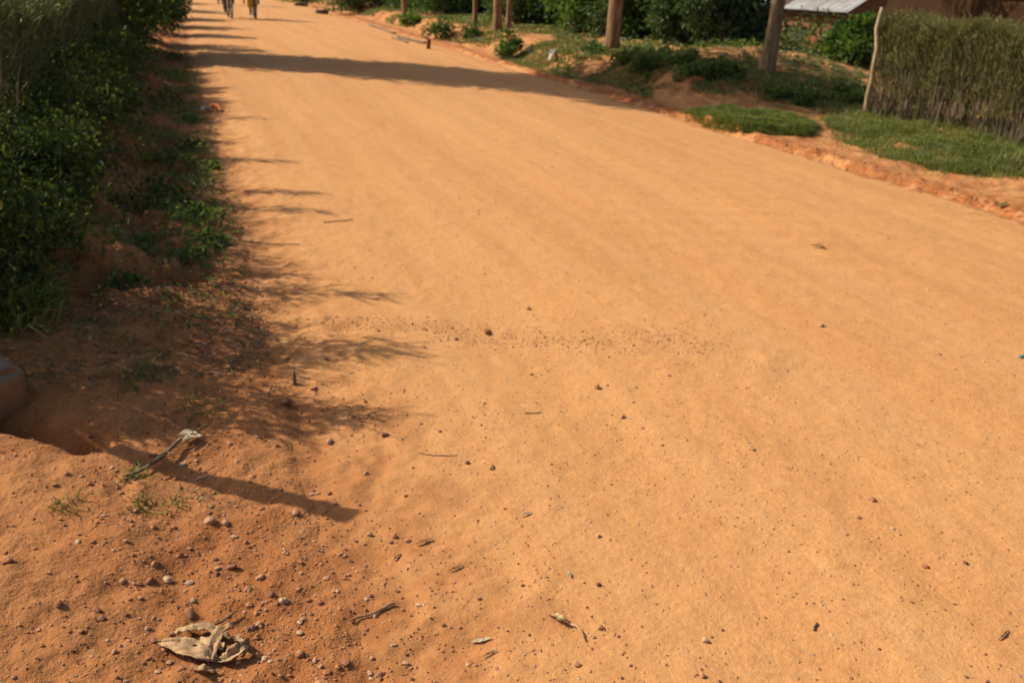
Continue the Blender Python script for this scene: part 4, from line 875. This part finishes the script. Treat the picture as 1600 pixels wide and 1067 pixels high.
stick('dead_twig', [(655, 708), (675, 712), (700, 713), (715, 712)], .003, [.0012, .0018, .0012], 'twigwood', 'very thin twig on the road left of the dark reddish stone')
stick('dead_twig', [(820, 646), (832, 646), (845, 645)], .003, [.002, .002], 'twigwood', 'short straight twig on the road left of the red clod')
stick('dead_twig', [(352, 372), (380, 379), (420, 383), (468, 384)], .010, [.006, .005, .003], 'twigwood', 'long thin stick reaching from the shaded verge onto the road at left')
stick('dead_twig', [(505, 349), (528, 347), (552, 345)], .008, [.004, .003], 'twigwood', 'short stick on the sunlit road above the long thin stick')
stick('dead_twig', [(1270, 985), (1276, 975)], .004, [.003, .003], 'twigwood', 'short dark twig near the bottom right of the road')
stick('dead_branch', [(192, 748), (215, 742), (243, 730), (262, 716), (280, 700), (300, 690), (330, 668)], [.01, .012, .02, .025, .03, .03, .02], [.004, .006, .007, .008, .006, .003], 'greywood', 'grey broken branch lying across the post shadow at left', 'branch', [[(280, 700), (312, 682)], [(262, 716), (290, 712)]])
for q, (L, W_) in enumerate((([(278, 692), (294, 688), (310, 688)], [.008, .035, .006]), ([(286, 700), (300, 694), (318, 692)], [.006, .03, .006]), ([(240, 734), (256, 722), (268, 718)], [.004, .018, .004]))):
    stripobj('withered_leaf', L, W_, 'greyleaf', ('withered grey leaf on the upper end of the broken branch', 'second withered grey leaf just below the first on the broken branch', 'narrow withered leaf halfway along the broken branch')[q], 'leaf', .03, fold=.5, wrink=.006)
p = at(461, 600); d_ = (p-Vector((0, 0, HC))).dot(CF)
post('broken_peg', (p.x, p.y, p.z-.01), (p.x-.004, p.y, p.z+24/F_PX*d_), .0105, .005, 'twigwood', 'small dark stub of wood standing upright at the edge of the left shadow', 'stub', .004, k=7)
# far edge: lying poles, stones, brick
def lying_pole(L, r, label, dz=.05):
    P = pxpts(L, dz); post('lying_pole', P[0], P[-1], r, r*.8, 'greybark', label, 'pole', .03)
lying_pole([(575, 40), (618, 55)], .035, 'farther thin pole lying along the far right road edge'); lying_pole([(622, 60), (664, 70)], .035, 'nearer thin pole lying along the right road edge ending at the short dark peg'); lying_pole([(612, 61), (638, 68)], .025, 'short pole lying on the road just below the nearer long pole', .03)
p = at(669, 77); post('short_peg', (p.x, p.y, p.z-.03), (p.x+.02, p.y, p.z+.22), .05, .045, 'redbark', 'short dark peg standing at the right road edge at the end of the lying poles', 'peg', .006)
for px, py, lb, wd in ((470, 10, 'dark flat stone at the far right road edge, farther of the two', .62), (502, 22, 'dark flat stone at the far right road edge, nearer of the two', .5)):
    p = at(px, py); rough_block('edge_stone', (wd, .35, .20), 'greybark', (p.x, p.y, p.z+.05), (0, 0, .2), lb, 'stone', px)
# ---------------------------------------------------------------- people and bicycles
def fabric(name, a, b): return plain(name, a, b, 25, .85, .25, .2)
M['skin'] = plain('dark_skin', (.075, .038, .022), (.10, .052, .030), 30, .55, .1, .4)
M['hair'] = plain('black_hair', (.008, .007, .006), (.02, .016, .014), 80, .8, .5)
for nm, a_, b_ in (('grey_cloth', (.07, .075, .085), (.12, .125, .135)), ('navy_cloth', (.02, .022, .035), (.035, .037, .055)), ('yellow_cloth', (.55, .36, .02), (.70, .48, .04)), ('white_cloth', (.55, .53, .50), (.68, .66, .62)), ('brown_cloth', (.08, .035, .02), (.13, .06, .035)),
                    ('red_cloth', (.28, .03, .025), (.38, .05, .04)), ('sandal', (.50, .47, .42), (.62, .58, .52)), ('shoe', (.03, .025, .02), (.05, .04, .035)), ('rubber', (.012, .012, .012), (.03, .03, .03)), ('saddle', (.02, .015, .012), (.04, .03, .025))):
    M[nm] = fabric(nm, a_, b_)
M['metal'] = plain('bike_metal', (.35, .35, .36), (.5, .5, .5), 30, .35, 0, .5, .9); M['paint'] = plain('bike_paint', (.02, .02, .025), (.035, .035, .04), 20, .35, 0)
def skin_mesh(name, verts, edges, mat, parent, sub=2, root=0):
    me = bpy.data.meshes.new(name); me.from_pydata([v[:3] for v in verts], edges, []); tmp = bpy.data.objects.new(name, me); C.objects.link(tmp)
    sk = tmp.modifiers.new('skin', 'SKIN')
    for i, v in enumerate(verts):
        r = v[3]; me.skin_vertices[0].data[i].radius = r if isinstance(r, tuple) else (r, r)
    me.skin_vertices[0].data[root].use_root = True
    sk.use_smooth_shade = True; sb = tmp.modifiers.new('sub', 'SUBSURF'); sb.levels = sub
    dg = bpy.context.evaluated_depsgraph_get(); m2 = bpy.data.meshes.new_from_object(tmp.evaluated_get(dg)); m2.name = name
    bpy.data.objects.remove(tmp); m2.materials.clear(); m2.materials.append(M[mat])
    o = bpy.data.objects.new(name, m2); C.objects.link(o); o.parent = parent; return o
def person(loc, rot, J, label, top, trousers, shoe, group=None, loose=1.0, grip=True):
    """J: joint positions for the right (x<0) and left (x>0) limbs; forward is -y"""
    root = empty('person', loc, rot); tag(root, label, 'person', group)
    V = []; E = []
    def v(p, r): V.append((*p, r)); return len(V)-1
    pel = v(J['pelvis'], (.13, .105)); sp1 = v(J['spine'], (.12, .09)); ch = v(J['chest'], (.15, .10)); nk = v(J['neck'], .05)
    hd = Vector(J['head']); h1 = v(hd+Vector((0, .005, -.055)), (.062, .07)); h2 = v(hd+Vector((0, .01, .01)), (.075, .092)); h3 = v(hd+Vector((0, .012, .075)), (.062, .075))
    E += [(pel, sp1), (sp1, ch), (ch, nk), (nk, h1), (h1, h2), (h2, h3)]
    ns = v(hd+Vector((0, -.098, -.02)), .012); E.append((h2, ns))
    for s in (-1, 1):
        ear = v(hd+Vector((s*.082, .01, -.01)), .014); E.append((h2, ear))
        k = 'R' if s < 0 else 'L'
        sh, el, wr = (Vector(J[n_+k]) for n_ in ('sh', 'el', 'wr')); hp_, kn, an = (Vector(J[n_+k]) for n_ in ('hip', 'kn', 'an'))
        a0 = v(sh, .055); a1 = v(sh.lerp(el, .5), .046); a2 = v(el, .038); a3 = v(el.lerp(wr, .4), .037); a4 = v(wr, .024)
        E += [(ch, a0), (a0, a1), (a1, a2), (a2, a3), (a3, a4)]
        fd = (wr-el).normalized() if not grip else Vector((0, -.75, -.65)).normalized(); pm = wr+fd*.05; pv = v(pm, (.034, .018)); E.append((a4, pv))
        sd_ = Vector((1, 0, 0)) if grip else fd.cross(Vector((1, 0, 0))).normalized()
        pal = Vector((0, .6, -.8)) if grip else Vector((-s, 0, 0))
        for q, ln_ in enumerate((.068, .078, .073, .056)):
            b_ = pm+fd*.035+sd_*((q-1.5)*.020); f0 = v(b_, .0095); c1 = b_+fd*ln_*.45; f1 = v(c1, .009); c2 = c1+(fd*.5+pal*.8).normalized()*ln_*.35; f2 = v(c2, .0085); f3 = v(c2+(fd*-.1+pal).normalized()*ln_*.25, .007)
            E += [(pv, f0), (f0, f1), (f1, f2), (f2, f3)]
        t0 = v(pm+sd_*(-s*.034)-fd*.005, .011); t1 = v(pm+sd_*(-s*.052)+fd*.028+pal*.01, .0095); t2 = v(pm+sd_*(-s*.050)+fd*.052+pal*.02, .008); E += [(pv, t0), (t0, t1), (t1, t2)]
        l0 = v(hp_, .085); l1 = v(hp_.lerp(kn, .5), .070); l2 = v(kn, .053); l3 = v(kn.lerp(an, .35), .053); l4 = v(an, .032)
        ft = Vector(J['ft'+k]); f1 = v(an.lerp(ft, .5)+Vector((0, 0, -.035)), (.038, .026)); f2 = v(ft, (.038, .018)); he = v(an+(an-ft).normalized()*.03+Vector((0, 0, -.045)), .027)
        E += [(pel, l0), (l0, l1), (l1, l2), (l2, l3), (l3, l4), (l4, f1), (f1, f2), (l4, he)]
    skin_mesh('body', V, E, 'skin', root)
    # shirt with sleeves
    V = []; E = []
    p0 = v(Vector(J['pelvis'])+Vector((0, 0, .02)), (.155, .125)); p1 = v(J['spine'], (.145, .112)); p2 = v(J['chest'], (.17, .118)); p3 = v(Vector(J['neck'])+Vector((0, .005, -.05)), .065); E += [(p0, p1), (p1, p2), (p2, p3)]
    for k in 'RL':
        sh, el = Vector(J['sh'+k]), Vector(J['el'+k]); a0 = v(sh, .070); a1 = v(sh.lerp(el, .4), .064); a2 = v(sh.lerp(el, .8), .060); E += [(p2, a0), (a0, a1), (a1, a2)]
    skin_mesh('shirt', V, E, top, root)
    V = []; E = []; p0 = v(Vector(J['pelvis']), (.150, .120))
    for k in 'RL':
        hp_, kn, an = (Vector(J[n_+k]) for n_ in ('hip', 'kn', 'an')); w1 = .068*loose
        l0 = v(hp_, .098); l1 = v(hp_.lerp(kn, .5), .084*max(1, loose*.9)); l2 = v(kn, .070*max(1, loose*.95)); l3 = v(kn.lerp(an, .5), w1); l4 = v(kn.lerp(an, .86 if loose < 1.3 else .74), w1*.95); E += [(p0, l0), (l0, l1), (l1, l2), (l2, l3), (l3, l4)]
    skin_mesh('trousers', V, E, trousers, root)
    for k in 'RL':
        an, ft = Vector(J['an'+k]), Vector(J['ft'+k]); dr = (ft-an); dr.z = 0; V = []; E = []
        h_ = v(an-dr.normalized()*.045+Vector((0, 0, -.052)), (.036, .034)); m_ = v(an.lerp(ft, .55)+Vector((0, 0, -.028)), (.044, .033)); t_ = v(ft+dr.normalized()*.02, (.044, .026)); E += [(h_, m_), (m_, t_)]
        skin_mesh('shoe', V, E, shoe, root)
    V = []; E = []; a0 = v(hd+Vector((0, .050, .0)), (.075, .062)); a1 = v(hd+Vector((0, .022, .075)), (.074, .080)); a2 = v(hd+Vector((0, -.02, .098)), (.055, .05)); E += [(a0, a1), (a1, a2)]
    skin_mesh('hair', V, E, 'hair', root)
    for s in (-1, 1):
        bm = bmesh.new(); bmesh.ops.create_uvsphere(bm, u_segments=10, v_segments=8, radius=.012); bm_obj('eye', bm, M['white_cloth'], root, True, hd+Vector((s*.03, -.078, .008)))
    V = []; E = []; a0 = v(hd+Vector((-.02, -.083, -.052)), .006); a1 = v(hd+Vector((.02, -.083, -.052)), .006); E.append((a0, a1)); skin_mesh('mouth', V, E, 'brown_cloth', root, 1)
    return root
CYC = dict(pelvis=(0, .26, .98), spine=(0, .20, 1.14), chest=(0, .08, 1.34), neck=(0, .01, 1.49), head=(0, -.05, 1.62), hipR=(-.10, .25, .95), knR=(-.13, .02, .60), anR=(-.13, .08, .19), ftR=(-.14, -.05, .135),
           hipL=(.10, .25, .95), knL=(.14, -.15, .88), anL=(.13, -.01, .52), ftL=(.14, -.14, .47), shR=(-.18, .05, 1.40), shL=(.18, .05, 1.40), elR=(-.26, -.13, 1.20), elL=(.26, -.13, 1.20), wrR=(-.25, -.33, 1.10), wrL=(.25, -.33, 1.10))
def walker(ph):
    return dict(pelvis=(0, 0, .96), spine=(0, 0, 1.12), chest=(0, -.01, 1.33), neck=(0, -.01, 1.50), head=(0, -.03, 1.64), hipR=(-.09, 0, .92), knR=(-.10, -.12*ph, .50), anR=(-.09, -.26*ph+.05, .10 if ph > 0 else .14), ftR=(-.09, -.26*ph-.08, .04),
                hipL=(.09, 0, .92), knL=(.10, .10*ph-.06, .50), anL=(.09, .26*ph+.05, .10), ftL=(.09, .26*ph-.08, .04), shR=(-.18, 0, 1.40), shL=(.18, 0, 1.40), elR=(-.22, .08*ph, 1.13), elL=(.22, -.06*ph, 1.13), wrR=(-.22, -.02+.05*ph, .90), wrL=(.22, -.12*ph, .90))
def bicycle(loc, rot, label):
    root = empty('bicycle', loc, rot); tag(root, label, 'bicycle', 'bicycles ridden towards the camera')
    def wheel(y):
        th = np.linspace(0, 2*math.pi, 49)[:-1]; P = np.column_stack([th*0, np.cos(th)*.325, np.sin(th)*.325]); a = Acc(); r, k = .021, 8; V = []
        for i in range(48):
            rad = np.array([0, math.cos(th[i]), math.sin(th[i])])
            for j in range(k): V.append(P[i]+rad*math.cos(j*math.pi/4)*r+np.array([1, 0, 0])*math.sin(j*math.pi/4)*r)
        F = [[i*k+j, i*k+(j+1) % k, ((i+1) % 48)*k+(j+1) % k, ((i+1) % 48)*k+j] for i in range(48) for j in range(k)]
        a.add(V, F); w_ = a.build('wheel', M['rubber'], root, smooth=True, loc=(0, y, .346))
        a = Acc(); th2 = np.linspace(0, 2*math.pi, 29)[:-1]; hub = np.column_stack([np.where(np.arange(28) % 2, .028, -.028), np.cos(th2+.4)*.02, np.sin(th2+.4)*.02]); rim = np.column_stack([th2*0, np.cos(th2)*.308, np.sin(th2)*.308])
        tubes(a, hub, rim, .0016, .0016, 3); a.build('spokes', M['metal'], w_)
        a = Acc(); curve_tube(a, [(-.045, 0, 0), (.045, 0, 0)], .018, 10); a.build('hub', M['metal'], w_)
    wheel(-.54); wheel(.52)
    BB, ST, SS, HT_, HB = (0, .06, .30), (0, .24, .86), (0, .22, .78), (0, -.36, .86), (0, -.40, .72); a = Acc()
    for p0, p1, r in ((BB, ST, .016), (SS, HT_, .016), (BB, HB, .018), (HT_, HB, .019)): curve_tube(a, [p0, p1], r, 8)
    for s in (-1, 1):
        for p0, p1, r in (((s*.015, .06, .30), (s*.055, .52, .346), .010), ((s*.012, .22, .78), (s*.055, .52, .346), .008)): curve_tube(a, [p0, p1], r, 6)
    a.build('frame', M['paint'], root)
    a = Acc(); 
    for s in (-1, 1): curve_tube(a, [(0, -.405, .70), (s*.05, -.42, .66), (s*.055, -.50, .46), (s*.05, -.54, .346)], [.012, .012, .010, .008], 6)
    a.build('fork', M['paint'], root)
    a = Acc(); curve_tube(a, [(.30, -.30, 1.03), (.24, -.38, 1.03), (.12, -.42, 1.0), (0, -.40, .98), (-.12, -.42, 1.0), (-.24, -.38, 1.03), (-.30, -.30, 1.03)], .012, 8); curve_tube(a, [(0, -.36, .86), (0, -.40, .98)], .013, 8); a.build('handlebar', M['metal'], root)
    bm = bmesh.new(); bmesh.ops.create_uvsphere(bm, u_segments=16, v_segments=10, radius=1)
    for v_ in bm.verts: v_.co = Vector((v_.co.x*(.085+.05*v_.co.y), v_.co.y*.13, v_.co.z*.035))
    bm_obj('saddle', bm, M['saddle'], root, True, (0, .25, .885))
    a = Acc(); curve_tube(a, [(.045, .06, .30), (.055, .06, .30)], .09, 20); curve_tube(a, [(-.05, .06, .30), (.06, .06, .30)], .018, 8)
    curve_tube(a, [(-.065, .06, .30), (-.075, .06, .13)], .009, 6); curve_tube(a, [(.065, .06, .30), (.075, .06, .47)], .009, 6); a.build('crank', M['metal'], root)
    for s, z in ((-1, .118), (1, .455)):
        a = Acc(); boxmesh(a, s*.08-(.0 if s > 0 else .1), .02, z-.012, s*.08+(.1 if s > 0 else 0), .10, z+.012); a.build('pedal', M['rubber'], root)
    a = Acc(); boxmesh(a, -.07, .38, .74, .07, .72, .755)
    for s in (-1, 1): curve_tube(a, [(s*.05, .68, .74), (s*.055, .53, .36)], .006, 5)
    a.build('rear_rack', M['metal'], root)
    return root
for (px, py), rot, top_, tr_, sh_, lb, blb, lo_ in (((361, 30), .05, 'white_cloth', 'grey_cloth', 'sandal', 'person in grey trousers cycling towards the camera at the far end of the road', 'black bicycle under the rider in grey trousers', 1.0),
                                        ((401, 31), -.03, 'yellow_cloth', 'yellow_cloth', 'sandal', 'person in loose yellow clothes cycling towards the camera at the far end of the road', 'black bicycle under the rider in yellow clothes', 1.45)):
    p = at(px, py); yb = p.y+.54; z = rz(p.x, yb)
    bicycle((p.x, yb, z), rot, blb); person((p.x, yb, z), rot, CYC, lb, top_, tr_, sh_, 'people coming along the far road', lo_)
for (px, py), ph, top_, tr_, lb in (((345, 8), 1, 'red_cloth', 'brown_cloth', 'person in dark brown trousers walking behind the grey clad cyclist far down the road'), ((386, 8), -1, 'white_cloth', 'navy_cloth', 'person in navy trousers walking behind and between the two cyclists')):
    p = at(px, py); person((p.x, p.y+.2, rz(p.x, p.y)+.005), .0, walker(ph), lb, top_, tr_, 'shoe', 'people coming along the far road', 1.0, False)
